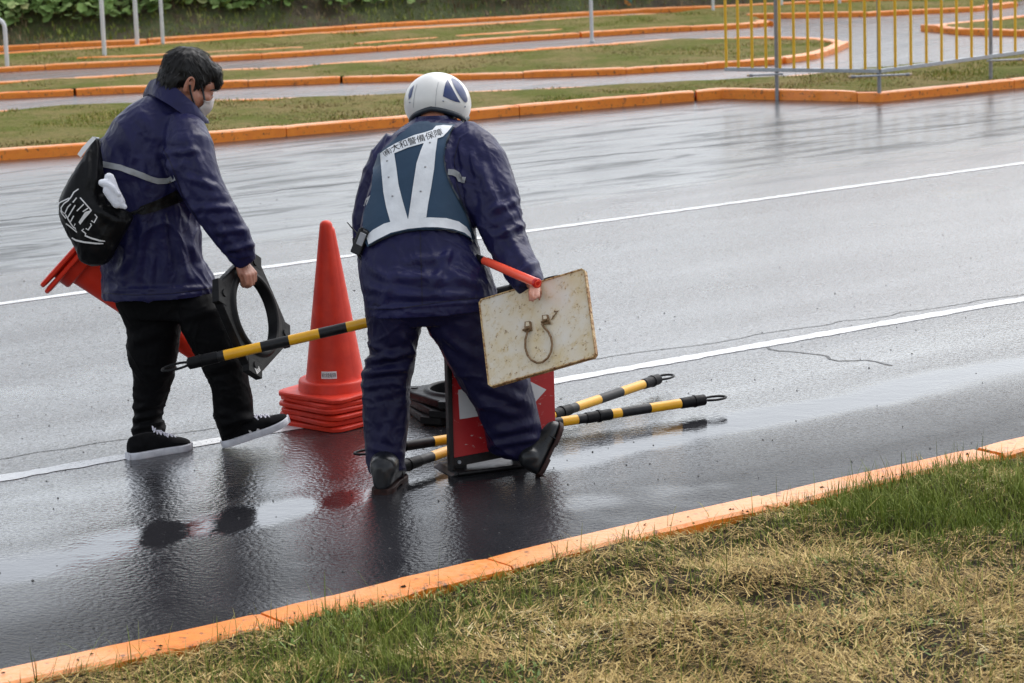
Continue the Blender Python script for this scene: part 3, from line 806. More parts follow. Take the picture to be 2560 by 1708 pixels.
# ------------------------------------------------------------------ embankment behind the course
kd = (k6[-2] - k6[1]).normalized(); kq = Vector((-kd.y, kd.x, 0))
def slope_h(d, t, co=None):
    return np.where(d < 0, 0, np.minimum(d, 2.3) * .56 + np.clip(d - 2.3, 0, 40) * .01)
def embankment():
    nT, nD = 260, 60; org = k6[1] - kd * 12
    t = np.linspace(0, 62, nT); d = np.concatenate([np.linspace(0, 4.2, 44), np.linspace(4.6, 60, 16)]); Tm, Dm = np.meshgrid(t, d)
    # follow the kerb line, not the straight chord
    px_t = np.array([(p - org).dot(kd) for p in k6]); px_d = np.array([(p - org).dot(kq) for p in k6]); base = np.interp(Tm, px_t, px_d) + .1
    XY = np.array(org)[:2] + np.array(kd)[:2] * Tm.ravel()[:, None] + np.array(kq)[:2] * (base + Dm).ravel()[:, None]
    q = np.column_stack([XY, 0 * XY[:, 0]])
    z = slope_h(Dm.ravel(), 0) + np.clip(Dm.ravel() * 2, 0, 1) * (.10 * fbm(q * 1.1, 3) + .05 * fbm(q * 4, 2)) - .02
    ix = np.arange(len(XY)).reshape(Tm.shape); f = np.stack([ix[:-1, :-1], ix[:-1, 1:], ix[1:, 1:], ix[1:, :-1]], -1).reshape(-1, 4)
    struct(np_mesh('embankment', np.column_stack([XY, z]), f, M_bank, True))
    def at(tt, dd):
        b = np.interp(tt, px_t, px_d) + .1; xy = np.array(org)[:2] + np.array(kd)[:2] * tt[:, None] + np.array(kq)[:2] * (b + dd)[:, None]
        q = np.column_stack([xy, 0 * tt]); return np.column_stack([xy, slope_h(dd, 0) + np.clip(dd * 2, 0, 1) * (.10 * fbm(q * 1.1, 3) + .05 * fbm(q * 4, 2))])
    return at
def bank_mat():
    t = NT('bank_soil'); a = t.noise(.9, 4, .6); b = t.noise(7, 5, .7)
    k = t.math('ADD', t.math('MULTIPLY', a, .55), t.math('MULTIPLY', b, .45))
    c = t.ramp(k, [(.36, (.035, .028, .014)), (.46, (.085, .066, .030)), (.54, (.065, .085, .020)), (.68, (.10, .115, .035))])
    t.set(Base_Color=c, Roughness=.85, Normal=t.bump(t.noise(30, 4, .7), 1, .06)); return t.mat
M_bank = bank_mat()
bank_at = embankment()
def bank_plants():
    r = np.random.default_rng(21)
    t = r.uniform(2, 46, 60000); d = r.uniform(0.0, 3.6, 60000) ** 1.0; c = bank_at(t, d); px = proj(c); ok = (px[:, 0] > -150) & (px[:, 0] < 2700) & (px[:, 1] > -170); c, px, d = c[ok], px[ok], d[ok]; n = len(c)
    k = fbm(c * np.array([1.2, 1.2, 1.2]) + 5, 3); leftness = 1 - np.clip((px[:, 0] - 300) / 900, 0, 1)
    g = k + .5 * leftness + r.normal(0, .3, n) > .05
    h = r.uniform(.04, .13, n) * (.6 + .5 * np.clip(d, 0, 2))
    tag(blade_mesh('bank_grass', c[g], h[g], r.uniform(.008, .018, g.sum()), r.uniform(0, 6.28, g.sum()), np.abs(r.normal(.3, .4, g.sum())), r.uniform(.2, 1.4, g.sum()), M_green), kind='stuff')
    b = ~g; tag(blade_mesh('dead_stalks', c[b], h[b] * 1.5, r.uniform(.005, .014, b.sum()), r.uniform(0, 6.28, b.sum()), np.abs(r.normal(.6, .5, b.sum())), r.uniform(-.5, 1.2, b.sum()), M_stalk), kind='stuff')
    # big round leaves on the left of the bank
    t = r.uniform(2, 40, 46000); d = r.uniform(.35, 2.6, 46000); c = bank_at(t, d); px = proj(c)
    lim = np.interp(px[:, 0], [0, 250, 420, 900, 1100, 1600], [72, 62, 30, 28, 8, -20]) + 14 * vnoise(np.column_stack([px / 60, 0 * d]))
    ok = (px[:, 1] < lim) & (px[:, 1] > -190) & (px[:, 0] > -150) & (px[:, 0] < 1900); ok &= r.random(len(ok)) < np.interp(px[:, 0], [0, 450, 900, 1700], [1, .75, .33, .12])
    c = c[ok]; n = len(c); R = r.uniform(.028, .082, n); c[:, 2] += r.uniform(.03, .24, n)
    yaw = r.uniform(0, 6.28, n); tilt = np.abs(r.normal(.55, .3, n)); m = 9; ang = np.linspace(0, 2 * np.pi, m, endpoint=False) + .2
    lx = np.concatenate([[0], np.cos(ang)]); ly = np.concatenate([[0], np.sin(ang)]); rr = np.concatenate([[0], np.where(np.arange(m) == 0, .55, 1.0)])
    X = R[:, None] * rr * lx * (1 + .12 * r.normal(0, 1, (n, m + 1))); Y = R[:, None] * rr * ly * (1 + .12 * r.normal(0, 1, (n, m + 1))); Z = R[:, None] * (.28 * rr + .12 * rr * r.normal(0, 1, (n, m + 1)))
    # lean towards the open (camera) side
    ty = -np.pi / 2 + r.normal(0, .9, n); ax = np.stack([np.cos(ty), np.sin(ty)], 1)
    u = X * np.cos(yaw)[:, None] - Y * np.sin(yaw)[:, None]; v = X * np.sin(yaw)[:, None] + Y * np.cos(yaw)[:, None]
    al = u * ax[:, :1] + v * ax[:, 1:]; pe = -u * ax[:, 1:] + v * ax[:, :1]
    al2 = al * np.cos(tilt)[:, None] + Z * np.sin(tilt)[:, None]; z2 = -al * np.sin(tilt)[:, None] + Z * np.cos(tilt)[:, None]
    W = np.stack([c[:, :1] + al2 * ax[:, :1] - pe * ax[:, 1:], c[:, 1:2] + al2 * ax[:, 1:] + pe * ax[:, :1], c[:, 2:] + z2], -1)
    base = (np.arange(n) * (m + 1))[:, None, None]; T = np.array([[0, 1 + i, 1 + (i + 1) % m] for i in range(m)])[None]
    tag(np_mesh('broad_leaves', W.reshape(-1, 3), (base + T).reshape(-1, 3), M_leaf, False), kind='stuff')
bank_plants()

# ------------------------------------------------------------------ poles, post, fence
def pole(x, y, r, label, h=2.6, z=0.0):
    b = G(x, y, z); mb = MB(); mb.tube([b + Vector((0, 0, -.03)), b + Vector((0, 0, h))], r, 14)
    o = mb.build('pole', M_pole); set_origin(o, b); cap = MB(); cap.tube([b + Vector((0, 0, h)), b + Vector((0, 0, h + .02))], r * 1.12, 14)
    cap.build('cap', M_pole, o); ft = MB(); ft.tube([b + Vector((0, 0, -.02)), b + Vector((0, 0, .012))], r * 1.5, 14); ft.build('collar', M_pole, o)
    tag(o, label, 'pole', 'white poles of the driving course'); return o
pole(262, 147, .025, 'thick white pole at the far left, nearest of the left three to the camera')
pole(344, 123, .026, 'white pole on the far kerb, middle one of the three at upper left')
pole(408, 119, .022, 'white pole behind the head of the bareheaded man, rightmost of the left three')
pole(1480, 104, .021, 'lone white pole standing on the far track above the helmet, right of centre')
pole(1783, 35, .02, 'white pole at the top edge just left of the yellow fence bars')
pole(1954, 23, .02, 'white pole seen through the fence, just right of its first post')
pole(2099, 17, .02, 'short looking white pole end behind the middle of the left fence panel')
pole(2354, 13, .02, 'white pole far behind the right fence panel, by the small right island')
def hoop():
    b = G(18, 160, .06); dx = Vector((-.9, .12, 0)); h = .5; pts = [b + Vector((0, 0, -.03))]
    pts += [b + Vector((0, 0, h - .1))] + [b + dx.normalized() * (.1 - .1 * math.cos(a)) + Vector((0, 0, h - .1 + .1 * math.sin(a))) for a in np.linspace(.3, 1.57, 5)]
    pts += [b + dx + Vector((0, 0, h)) - dx.normalized() * .1] + [b + dx - dx.normalized() * (.1 - .1 * math.sin(a)) + Vector((0, 0, h - .1 + .1 * math.cos(a))) for a in np.linspace(.3, 1.57, 5)] + [b + dx + Vector((0, 0, -.03))]
    mb = MB(); mb.tube(pts, .024, 12); o = mb.build('hoop_barrier', M_pole); set_origin(o, b)
    tag(o, 'low bent white pipe hoop at the left picture edge below the leafy bank', 'barrier')
hoop()
def striped_post():
    b = G(1571, 31); t = NT('striped_wrap'); v = t.new('SeparateXYZ'); t.l.new(t.pos, v.inputs[0])
    k = t.math('ADD', t.math('MULTIPLY', v.outputs['Z'], 1.0), t.math('MULTIPLY', v.outputs['X'], .9)); k = t.math('FRACT', t.math('MULTIPLY', k, 7.5))
    t.set(Base_Color=t.mix(t.math('GREATER_THAN', k, .5), (.55, .24, .05), (.05, .17, .13)), Roughness=.5)
    mb = MB(); mb.tube([b, b + Vector((0, 0, 1.6))], [.05, .042], 14); o = mb.build('striped_post', t.mat); set_origin(o, b)
    c = MB(); c.tube([b + Vector((0, 0, 1.6)), b + Vector((0, 0, 1.66))], [.045, .03], 14); c.build('cap', M_darksteel, o)
    tag(o, 'post wrapped in orange and green slanting stripes at the foot of the bank', 'post')
striped_post()
def fence():
    p1, p2, p3 = G(1943, 227, KH), G(2199, 231, KH), G(2478, 192, KH)
    root = thing('fence', 'yellow barred fence with grey posts and bottom rail behind the orange kerb bend', 'fence', p2)
    d1 = (p2 - p1).normalized(); d2 = (p3 - p2).normalized(); st = p2 - d1 * ((p2 - p1).length * 390 / 256); en = p3 + d2 * 1.3
    for p in (p1, p2, p3):
        m = MB(); m.tube([p + Vector((0, .02, -.1)), p + Vector((0, .02, 1.3))], .0175, 12); m.build('post', M_darksteel, root)
    for a, b, q in ((st, p2, d1), (p2, en, d2)):
        for z, nm in ((.185, 'bottom_rail'), (1.22, 'top_rail')):
            L = (b - a).length; R = Matrix((q, Vector((-q.y, q.x, 0)), Vector((0, 0, 1)))).transposed(); s = .002 if q is d2 else 0
            m = MB(); m.box((a + b) / 2 + Vector((0, 0, z)) + q * s, (L - .004, .035, .034), R); m.build(nm, M_steel, root, smooth=False, bevel=.003)
    for a, q, n, sp in ((st, d1, 12, (p2 - st).length / 11), (p2, d2, 20, (p3 - p2).length / 7.35)):
        for i in range(n):
            if q is d2 and i == 0: continue
            b = a + q * (sp * i + (.015 if i == 0 else 0)) + Vector((0, -.012, 0)); m = MB(); m.tube([b + Vector((0, 0, .2)), b + Vector((0, 0, 1.21))], .0132, 10); m.build('bar', M_fyellow, root)
    for p, l, r in ((p1, -.25, .05), (p2, -.255, .255), (p3, -.05, .27)):
        q = Vector((1, .05, 0)).normalized(); c = p + Vector((0, -.05, .150))
        m = MB(); m.tube([c + q * l, c + q * r], .009, 8); b = m.build('brace', M_steel, root)
        for e in ((l, r) if p is p2 else ((l,) if p is p1 else (r,))):
            m = MB(); s = 1 if e > 0 else -1; m.tube([c + q * (e - s * .03), c + q * e], .014, 10); m.build('clamp', M_darksteel, b)
            m = MB(); m.tube([c + q * e, c + q * (e + s * .022)], .011, 10); m.build('end_cap', M_wood, b)
fence()
# ------------------------------------------------------------------ traffic cones
def super_ring(r, z, n=40, ex=2.0):
    out = []
    for j in range(n):
        t = 2 * math.pi * (j + .5) / n; c, s = math.cos(t), math.sin(t); k = (abs(c) ** ex + abs(s) ** ex) ** (-1 / ex); out.append(Vector((c * k * r, s * k * r, z)))
    return out
def cone_parts(root, mat):
    """a plastic road cone standing on z=0: square base plate, collar, tapering body with a rounded tip"""
    m = MB(); m.loft([super_ring(.178, 0, ex=9), super_ring(.186, .004, ex=9), super_ring(.187, .016, ex=9), super_ring(.183, .021, ex=9), super_ring(.165, .0235, ex=8)], cap=True)
    m.build('base_plate', mat, root, smooth=True)
    m = MB(); m.loft([super_ring(.158, .0205), super_ring(.1555, .028), super_ring(.153, .058), super_ring(.149, .0645), super_ring(.142, .0675), super_ring(.12, .0675)])
    m.build('collar', mat, root)
    m = MB(); prof = [(.1235, .066), (.122, .07), (.119, .085), (.0275, .712), (.0262, .722), (.022, .731), (.014, .737), (.004, .739)]
    rr = []
    for (r0, z0), (r1, z1) in zip(prof, prof[1:]):
        k = 8 if z1 - z0 > .2 else 1
        rr += [super_ring(r0 + (r1 - r0) * i / k, z0 + (z1 - z0) * i / k) for i in range(k)]
    rr.append(super_ring(*prof[-1])); m.loft(rr); m.build('cone_body', mat, root)
cp = G(846, 1052); CONEP = cp
proto = thing('traffic_cone', 'x', 'traffic cone', (0, 0, 0), 'stacked red traffic cones'); cone_parts(proto, M_cone)
rc = random.Random(4)
clab = ['lowest base of the red cone stack, flat on the wet asphalt', 'red cone nested second from the bottom of the stack by the line',
        'red cone nested third from the bottom of the standing stack', 'red cone nested fourth from the bottom, just above the middle of the stack',
        'red cone whose base shows directly under the topmost cone of the stack', 'topmost red cone of the stack, full height showing, with a white lettered sticker']
topcone = None
for i in range(6):
    o = proto if i == 0 else copy_tree(proto)
    ang = math.radians([48, 41, 46, 43, 40, 49.5][i])
    o.location = cp + Vector((rc.uniform(-.006, .006) - .001 * i, rc.uniform(-.006, .006), .0245 * i + .001))
    o.rotation_euler = (rc.uniform(-.012, .012), (-.018 if i == 5 else rc.uniform(-.016, .01)), ang); o['label'] = clab[i]; topcone = o
bpy.context.view_layer.update()

def sticker_on_cone(root):
    """white label with black lettering wrapped round the lower body"""
    root['_built'] = 1; Mi = root.matrix_world.inverted(); c = Mi @ P(822, 942, cp.y - .12); th0 = math.atan2(c.y, c.x) ; z0 = .085
    def rad(z): return .119 + (.0275 - .119) * (z - .085) / (.712 - .085) + .0018
    def at(u, v, e=0.0): z = z0 + v; r = rad(z) + e; a = th0 + u / .118; return Vector((math.cos(a) * r, math.sin(a) * r, z))
    W, Hh = .066, .030; m = MB(); n = 10
    m.loft([[at(W * (k / n - .5), 0), at(W * (k / n - .5), Hh), at(W * (k / n - .5), Hh, -.004), at(W * (k / n - .5), 0, -.004)] for k in range(n + 1)])
    st = m.build('sticker', M_sticker, root)
    v, f = text_tris('㈱大和警備保障'); v = v - v.min(0); sx = W * .9 / v[:, 0].max(); sy = Hh * .62 / v[:, 1].max(); m = MB()
    m.add([at(-W * .45 + x * sx, Hh * .19 + y * sy, .0006) for x, y in v], f); m.build('lettering', M_ink, st, smooth=False); del root['_built']
sticker_on_cone(topcone)

def carried_cones():
    a0, a1 = P(188, 614, 11.22), P(503, 893, 11.22); ax = (a1 - a0).normalized()
    for i, (off, lab) in enumerate([(0, 'outer of the two nested red cones carried under the left arm of the bareheaded man'), (.030, 'inner red cone carried under the arm, its base plate second from the rear')]):
        t = thing('traffic_cone', lab, 'traffic cone', (0, 0, 0), 'carried red traffic cones'); cone_parts(t, M_conedeep)
        x = Vector((0, -1, 0)); y = ax.cross(x).normalized(); x = y.cross(ax).normalized(); R = Matrix((x, y, ax)).transposed().to_4x4() @ Matrix.Rotation(math.radians(4 + 5 * i), 4, 'Z')
        t.matrix_world = Matrix.Translation(a0 + ax * (off * (1 if i else 0) - (.0 if i else .0))) @ R
carried_cones()

# ------------------------------------------------------------------ black and yellow cone bars
def bar(name, a, b, label, bands, rad=.0205, sleeve=None, hoops=(1, 1), hoop_n=None, rise=0.0):
    """striped telescopic bar from a to b; bands = band ends (0..1) starting black; a flat loop at each end"""
    a, b = Vector(a), Vector(b); d = (b - a).normalized(); L = (b - a).length
    root = thing(name, label, 'barrier bar', (a + b) / 2, 'black and yellow cone bars')
    side = Vector((-d.y, d.x, 0)).normalized() if hoop_n is None else Vector(hoop_n).cross(d).normalized()
    prev = 0.0; col = 0
    for e in bands:
        m = MB(); m.tube([a + d * L * prev, a + d * L * e], rad, 22); m.build('black_band' if col == 0 else 'yellow_band', M_blackband if col == 0 else M_yellow, root); prev = e; col ^= 1
    for s, (p, q, on) in enumerate(((a, -d, hoops[0]), (b, d, hoops[1]))):
        m = MB(); m.tube([p - q * .10, p - q * .002, p + q * .016, p + q * .024], [rad + .0025, rad + .0035, rad + .003, rad * .55], 22); c = m.build('end_cap', M_rubber, root)
        m = MB(); m.tube([p - q * .035, p - q * .028], rad + .006, 22); m.build('rib', M_rubber, c)
        if on:
            ring_ = []; qq = (q + Vector((0, 0, rise))).normalized()
            for t in np.linspace(-2.6, 2.6, 22): ring_.append(p + q * .016 + qq * (.052 + .055 * math.cos(t)) + side * .034 * math.sin(t))
            m = MB(); m.tube(ring_, .0052, 8); m.build('loop', M_rubber, root)
    if sleeve:
        p = a + d * L * sleeve; m = MB(); m.tube([p - d * .07, p + d * .05], rad + .003, 22); s_ = m.build('joint_sleeve', M_rubber, root)
        m = MB(); m.tube([p - d * .012, p - d * .002], rad + .0065, 22); m.build('rib', M_rubber, s_)
    return root
BY = 10.42
bar('cone_bar', P(482, 907, BY), P(1338, 710, BY + .03), 'black and yellow bar carried level in front of the helmeted man',
    [.092, .2, .282, .37, .45, .53, .61, .69, .77, .85, .93, 1], hoop_n=(0.1, -.13, .95), hoops=(1, 1))
bar('cone_bar', G(1008, 1166, .05), G(1640, 950, .055), 'black and yellow bar on the asphalt, its right end higher and farther from the kerb',
    [.10, .21, .33, .42, .50, .56, .655, .75, .845, .94, 1], sleeve=.60, rise=.0)
bar('cone_bar', G(957, 1124, .05), G(1752, 1001, .05), 'black and yellow bar on the asphalt reaching farthest right, mirrored in the wet film',
    [.15, .26, .36, .45, .55, .64, .735, .775, .87, .95, 1][:2] + [.36, .45, .545, .595, .69, .735, .83, .93, 1], sleeve=.67)

# ------------------------------------------------------------------ black rubber cone weights
def weight_mesh():
    """square rubber ring with clipped corners, carrying lugs and a raised collar round the hole; plane z=0, centre 0"""
    n = 72; rin = .150
    def outer(t, k):
        c, s = math.cos(t), math.sin(t); r = .205 * (abs(c) ** 7 + abs(s) ** 7) ** (-1 / 7); r = min(r, .262)
        return r * k
    def rg(fn, z): return [Vector((math.cos(t) * fn(t), math.sin(t) * fn(t), z)) for t in [2 * math.pi * j / n for j in range(n)]]
    m = MB()
    m.loft([rg(lambda t: rin + .004, -.018), rg(lambda t: outer(t, .985), -.018), rg(lambda t: outer(t, 1), -.014), rg(lambda t: outer(t, 1), .012), rg(lambda t: outer(t, .98), .017),
            rg(lambda t: min(rin + .03, outer(t, .97)), .019), rg(lambda t: rin + .022, .03), rg(lambda t: rin + .010, .033), rg(lambda t: rin, .028)], cap=False, closed=True)
    for k in range(4):
        t = math.pi / 4 + k * math.pi / 2; R = Matrix.Rotation(t, 3, 'Z'); m.box(R @ Vector((.236, 0, .004)), (.06, .10, .03), R)
    return m
def weight(label, M4, stick=None, group='black rubber cone weights'):
    t = thing('cone_weight', label, 'cone weight', (0, 0, 0), group)
    b = weight_mesh().build('ring_plate', M_rubber, t, bevel=.003)
    for k in range(4):
        a = math.pi / 4 + k * math.pi / 2; c = Vector((.225 * math.cos(a), .225 * math.sin(a), .019)); m = MB(); m.tube([c, c + Vector((0, 0, .005))], [.016, .014], 16); m.build('bolt_boss', M_rubber, t)
    if stick:
        m = MB(); m.box((stick[0], stick[1], .0195), (.034, .026, .002)); s_ = m.build('sticker', M_sticker, t, smooth=False)
        m = MB()
        for q in range(4): m.box((stick[0] + .001, stick[1] - .008 + .0055 * q, .0208), (.022, .0022, .0008))
        m.build('small_print', M_ink, s_, smooth=False)
    t.matrix_world = M4; return t
# the one being carried: its plane is turned away to the right
WY = 10.66; wc = P(628, 786, WY); k = mpp(WY)
U = (CR * 39 + CU * 31) * k + Vector((0, .18, 0)); V = (CR * 37 - CU * 115) * k + Vector((0, .03, 0))
U.normalize(); V = (V - U * V.dot(U)).normalized(); Nn = U.cross(V).normalized()
if Nn.y > 0: Nn = -Nn
CW = (wc, U, V, Nn)
weight('black rubber ring weight hanging from the right hand of the bareheaded man', Matrix.Translation(wc) @ Matrix((U, Nn.cross(U), Nn)).transposed().to_4x4(), stick=(-.16, -.178))
gs = G(1152, 1034)
for i, lab in enumerate(['lowest black rubber weight of the pile behind the arrow sign', 'middle black rubber weight of the pile on the road', 'top black rubber weight of the pile, its round hole seen beside the sign post']):
    weight(lab, Matrix.Translation(gs + Vector((.012 * i, -.01 * i, .019 + .036 * i))) @ Matrix.Rotation(.3 + .12 * i, 4, 'Z') @ Matrix.Rotation(.03 * (i == 1), 4, 'X'))

# ------------------------------------------------------------------ red arrow sign standing on the road
def arrow_sign():
    a, b = G(1131, 1184), G(1392, 1150); d = (b - a).normalized(); nrm = Vector((d.y, -d.x, 0)); up = (Vector((0, 0, 1)) - nrm * .07).normalized()
    def S(px, py, off=0.0):          # a point of the sign face under a photo pixel
        r = ray(px, py); n = d.cross(up); p0 = a + Vector((0, 0, 0)); t = (p0 - CO).dot(n) / r.dot(n); return CO + r * t - n * off * (-1 if n.dot(nrm) > 0 else 1)
    root = thing('arrow_sign', 'red scratched signboard with a white arrow pointing right, standing on a black foot', 'sign', (a + b) / 2)
    tl, tr, br, bl = S(1124, 850), S(1382, 812), S(1390, 1098), S(1131, 1146)
    m = MB(); m.prism([tl, tr, br, bl], -nrm * .012); m.build('panel', M_redsign, root, smooth=False, bevel=.002)
    arrow = [(1145, 975), (1262, 955), (1258, 920), (1365, 974), (1284, 1066), (1276, 1028), (1149, 1048)]
    m = MB(); m.prism([S(x, y, .0035) for x, y in arrow], -nrm * .003); m.build('arrow', M_arrow, root, smooth=False)
    m = MB(); w_ = S(1132, 1000) - S(1117, 1000); m.prism([S(1113, 840, .012), S(1125, 838, .012), S(1133, 1150, .012), S(1132, 1183, .012), S(1124, 1186, .012)], -nrm * .035); m.build('side_post', M_blackband, root, smooth=False, bevel=.003)
    m = MB(); m.prism([S(1132, 1145.5, .004), S(1390, 1097.5, .004), S(1391, 1118, .004), S(1133, 1168, .004)], -nrm * .018); br_ = m.build('bottom_rail', M_blackband, root, smooth=False, bevel=.002)
    for x, y in ((1147, 1155), (1263, 1133), (1372, 1113)):
        m = MB(); p = S(x, y, .004); m.tube([p, p + nrm * .006], [.008, .0065], 12); m.build('bolt', M_steel, br_)
    m = MB(); b = a + (b - a) * .74; c = [a + d * -.03 + nrm * .06, b + nrm * .06, b + nrm * .06 + Vector((0, 0, .016)), a + d * -.0 + nrm * .06 + Vector((0, 0, .016))]; m.prism(c, -nrm * .20); m.build('foot', M_blackband, root, smooth=False, bevel=.006)
    m = MB(); m.tube([a + nrm * .066 + Vector((0, 0, .012)), b + nrm * .066 + Vector((0, 0, .012))], .0075, 10); m.build('foot_lip', M_blackband, root)
    m = MB()
    for q in (a + d * .04, b - d * .04): m.box(q - nrm * .02 + Vector((0, 0, .05)), (.05, .02, .07), Matrix((d, -nrm, Vector((0, 0, 1)))).transposed())
    m.build('foot_bracket', M_blackband, root, smooth=False)
    return root
arrow_sign()

# ------------------------------------------------------------------ rusty white board carried by the helmeted man
SY = 9.90; sc_ = P(1342, 820, SY); k = mpp(SY)
SU = (CR * 135 + CU * 51) * k + Vector((0, -59 * k, 0)); SV = (CR * 13 - CU * 103) * k + Vector((0, -50 * k, 0))
SN = SU.cross(SV).normalized()
if SN.y > 0: SN = -SN
def SB(u, v, o=0.0): return sc_ + SU * u + SV * v + SN * o
def rusty_board():
    root = thing('signboard', 'rusty white metal board with a wire ring, hanging from the helmeted man\'s right hand', 'signboard', sc_)
    cu, cv = .05, .065
    outl = [(-1 + cu, -1), (1 - cu, -1), (1, -1 + cv), (1, 1 - cv), (1 - cu, 1), (-1 + cu, 1), (-1, 1 - cv), (-1, -1 + cv)]
    m = MB(); m.prism([SB(u * .99, v * .99, 0) for u, v in outl], -SN * .003); m.build('panel', M_rustpanel, root, smooth=False)
    m = MB(); q = [(SB(u, v, .005), SB(u, v, -.016), SB(u * .982, v * .976, .005), SB(u * .982, v * .976, .001)) for u, v in outl]; n = 8
    m.loft([[a_, c_, d_, Vector(d_) - SN * .008, b_] for a_, b_, c_, d_ in q], closed=True); m.build('rim', M_rustedge, root, smooth=False)
    def uv(px, py):          # board coordinates under a photo pixel
        r = ray(px, py); t = (sc_ - CO).dot(SN) / r.dot(SN); p = CO + r * t - sc_; A = Matrix(((SU.dot(SU), SU.dot(SV)), (SU.dot(SV), SV.dot(SV)))).inverted(); w2 = A @ Vector((p.dot(SU), p.dot(SV))); return w2.x, w2.y
    loop = [(1330, 822), (1322, 834), (1317, 852), (1317, 872), (1322, 890), (1332, 903), (1346, 910), (1360, 908), (1373, 898), (1381, 882), (1384, 864), (1381, 846), (1374, 832), (1364, 822), (1358, 812)]
    m = MB(); m.tube([SB(*uv(x, y), .012) for x, y in loop], .0042, 10); m.build('wire_ring', M_rustwire, root)
    for pts in ([(1314, 806), (1329, 805), (1332, 828), (1313, 832)], [(1357, 790), (1372, 788), (1378, 812), (1359, 812)]):
        m = MB(); m.prism([SB(*uv(x, y), .010) for x, y in pts], -SN * .009); cl = m.build('clip', M_rustwire, root, smooth=False, bevel=.0015)
        m = MB(); m.prism([SB(*uv(pts[0][0] + (x - pts[0][0]) * .5 + 4, pts[0][1] + (y - pts[0][1]) * .4 + 2), .0115) for x, y in pts], -SN * .002); m.build('clip_slot', M_rustpanel, cl, smooth=False)
        x, y = pts[3]; m = MB(); m.tube([SB(*uv(x - 2, y - 4), .010), SB(*uv(x + 17, y - 9), .022)], .0045, 10); m.build('screw', M_rustwire, cl)
    m = MB(); m.tube([SB(*uv(x, y), .004) for x, y in [(1384, 790), (1380, 800), (1390, 786), (1396, 778), (1386, 781)]], .002, 6); m.build('weld_scar', M_rustwire, root)
    return root
rusty_board()
def baton():
    a, b = P(1212, 652, 10.17), P(1342, 708, 9.84); d = (b - a).normalized(); root = thing('traffic_baton', 'orange red light baton held under the right cuff of the helmeted man', 'baton', (a + b) / 2)
    m = MB(); m.tube([a, b - d * .004], [.0165, .0178], 24); m.build('tube', M_baton, root)
    m = MB(); m.tube([b - d * .006, b + d * .004, b + d * .007, b + d * .008], [.0186, .0186, .0165, .002], 24); e = m.build('end_cap', M_batonend, root)
    m = MB(); u = d.cross(Vector((0, 0, 1))).normalized(); v = d.cross(u); m.tube([b + d * .0075 + (u * math.cos(t) + v * math.sin(t)) * .0105 for t in np.linspace(0, 6.1, 20)], .0016, 6); m.build('lens_ring', M_baton, e)
    m = MB(); m.tube([a - d * .16, a], [.0135, .015], 20); m.build('grip', M_blackband, root)
baton()
# ------------------------------------------------------------------ people
def frame(fwd, up):
    f = Vector(fwd).normalized(); u = Vector(up); u = (u - f * u.dot(f)).normalized(); r = f.cross(u); return Matrix((r, f, u)).transposed()   # local x right, y forward, z up
def hand(mb, wrist, palm_dir, across, normal, curl=(60, 70, 40), size=1.0, thumb=1, spread=.0, curls=None):
    """palm slab and five tapering bent fingers; curl bends towards `normal`"""
    p = Vector(palm_dir).normalized(); a = Vector(across); a = (a - p * a.dot(p)).normalized(); n = Vector(normal); n = (n - p * n.dot(p) - a * n.dot(a)).normalized()
    w0 = Vector(wrist); L = .092 * size
    for k in range(4):
        off = (k - 1.5) * .020 * size
        mb.capsule(w0 + a * off * .6, w0 + p * L * (1 - .05 * abs(k - 1.2)) + a * off, .0125 * size, .0105 * size, 12)
    lens = [(.040, .026, .020), (.045, .029, .021), (.042, .027, .021), (.033, .021, .018)]
    for k in range(4):
        off = (k - 1.5) * .020 * size; q = w0 + p * L * (1 - .05 * abs(k - 1.2)) + a * off; ang = 0; cc = curls[k] if curls else curl; rad = [.0098, .009, .0082, .0068]
        pts = [q]
        for j in range(3):
            ang += math.radians(cc[j]) ; q = q + (p * math.cos(ang) + n * math.sin(ang) + a * spread * (k - 1.5)).normalized() * lens[k][j] * size; pts.append(q)
        mb.chain(pts, [r * size * (.92 if k == 3 else 1) for r in rad], 12)
    q = w0 + p * .028 * size + a * (-.026 * thumb) * size; t1 = q + (p * .85 - a * thumb * .22 + n * .4).normalized() * .040 * size; t2 = t1 + (p * .75 + n * .6 + a * thumb * .1).normalized() * .030 * size; t3 = t2 + (p * .5 + n * .8 + a * thumb * .3).normalized() * .022 * size
    mb.chain([q, t1, t2, t3], [.0145 * size, .0118 * size, .0105 * size, .0085 * size], 12)
def head(mb, c, M, s=1.0):
    B = lambda x, y, z, r: mb.ball(Vector(c) + M @ Vector((x, y, z)) * s, tuple(q * s for q in r), M, 24, 16)
    B(0, -.012, .030, (.076, .098, .088)); B(0, .030, -.045, (.060, .066, .070)); B(0, .052, -.088, (.034, .034, .026)); B(0, .062, .012, (.056, .038, .042))
    B(0, .094, -.034, (.0135, .020, .022)); B(0, .088, -.012, (.010, .014, .026))
    for q in (-1, 1):
        B(q * .034, .072, -.030, (.026, .026, .022)); B(q * .031, .087, -.006, (.017, .010, .010)); B(q * .055, .02, -.055, (.018, .04, .04))
        e = Vector(c) + M @ Vector((q * .077, -.006, -.014)) * s; R = M @ Matrix.Rotation(q * .45, 3, 'Z') @ Matrix.Rotation(.18, 3, 'X')
        mb.tube([e + R @ Vector((q * .008, math.cos(t) * .017 - .004, math.sin(t) * .034)) * s for t in np.linspace(-.9, 4.0, 14)], [.0058 * s] * 10 + [.0065 * s, .0075 * s, .008 * s, .008 * s], 10)
        mb.ball(e + R @ Vector((q * .002, -.002, -.004)) * s, (.006 * s, .015 * s, .024 * s), R, 14, 10)
def body_bits(mb, spec):
    for pts, rad in spec: mb.chain(pts, rad, 16)
